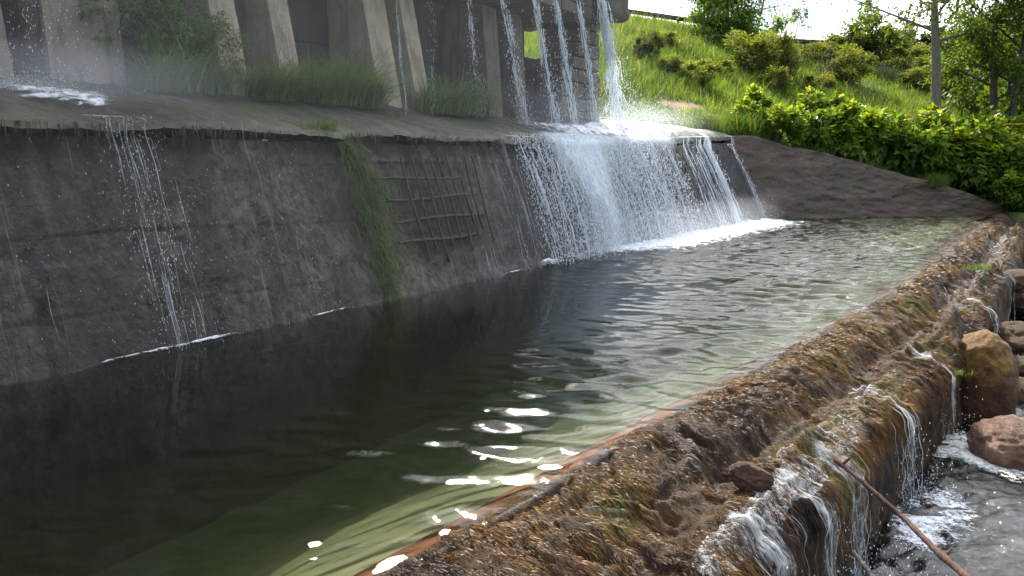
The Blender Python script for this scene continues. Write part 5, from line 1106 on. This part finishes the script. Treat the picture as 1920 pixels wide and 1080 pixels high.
for k in range(16):
    px = 1672+k*13+rr_.uniform(-5, 5); Y = 95+rr_.uniform(-12, 18); top = 300-(228+rr_.uniform(-16, 26)+max(0, px-1740)*.18)
    p = at_y(px, top, Y); hgt = rr_.uniform(7, 9.5); conifer((p[0], p[1], p[2]-hgt), hgt, k, 'dark conifer in the distant row beyond the hill crest', 'distant conifers beyond the hill crest')
p = hit(1788, 165); conifer((p[0], p[1], p[2]), 2.6, 1, 'small young spruce on the slope between the grey trunk and the dark trunks', None)
for k, (px, py, wp, hp, Y, lab) in enumerate([(1845, 150, 130, 120, 33, 'big leafy thicket behind the dark trunks'), (1905, 130, 140, 150, 36, 'tall leafy thicket at the right edge behind the dark trunks'), (1800, 120, 90, 60, 40, 'green thicket on the slope below the conifers'), (1880, 190, 90, 60, 29, 'leafy undergrowth at the feet of the dark trunks'), (1925, 185, 90, 80, 28, 'undergrowth at the right edge behind the leafy bushes')]):
    p = at_y(px, py, Y); g = float(gz(p[0], p[1])); kk = Y/F; e = empty('thicket', (p[0], p[1], g-.1), lab, 'thicket', 'thickets on the right of the slope', k); e.scale = (wp*kk*.6, wp*kk*.6, (p[2]+hp*kk-g)/2)
    obj('foliage', leaf_bush(1900, 1, 1, 1, .14, 180+k, M_treel, .1, 22, .2, .2, .6, .95, keep_low=True), e); obj('stem', hs_[k % 3], e)

# long beam on posts along the crest
cp = [at_y(1165, 47, 46), at_y(1300, 55, 47), at_y(1430, 62, 48), at_y(1530, 68, 49), at_y(1700, 76, 51)]
gr = empty('crest_beam', tuple(cp[0]-np.array([0, 0, .6])), 'long dark beam on short posts along the hill crest', 'barrier'); b0 = cp[0]-np.array([0, 0, .6])
M_beam = mat_plain('tarred_timber', (.05, .042, .036), .8, 6)
cp = np.array(cp); cp[:, 2] = np.array([float(gz(p_[0], p_[1])) for p_ in cp])+.6
for k in range(len(cp)-1):
    n = 3
    for j_ in range(n):
        a_ = cp[k]+(cp[k+1]-cp[k])*j_/n; b_ = cp[k]+(cp[k+1]-cp[k])*((j_+.985)/n); d_ = (b_-a_); d_ /= np.linalg.norm(d_); sd = np.array([-d_[1], d_[0], 0])*.12; up = np.array([0, 0, .11])
        V = np.array([a_+sd-up, a_+sd+up, a_-sd-up, a_-sd+up, b_+sd-up, b_+sd+up, b_-sd-up, b_-sd+up])-b0; obj('beam_section', mesh_data('beam', V, box((0, 0, 0), (1, 1, 1))[1], M_beam, False), gr)
        V, Q_ = box((-.07, -.07, -1.1), (.07, .07, -.115)); obj('post', mesh_data('post', V+a_-b0+d_*.5, Q_, M_beam, False), gr)
# dead branch at the right end of the dam
p = hit(1240, 218, 18); P = np.array([[-.55, 0, .12], [-.2, .05, .22], [.15, 0, .30], [.35, .05, .22], [.5, .1, .02]]); V, q = tubes(P[None], np.array([[.012, .02, .025, .022, .03]]), 6)
tag(obj('dead_branch', mesh_data('dead_branch', V, q, M_bark), loc=p), 'grey dead branch lying on the bank beside the widest stream', 'branch')
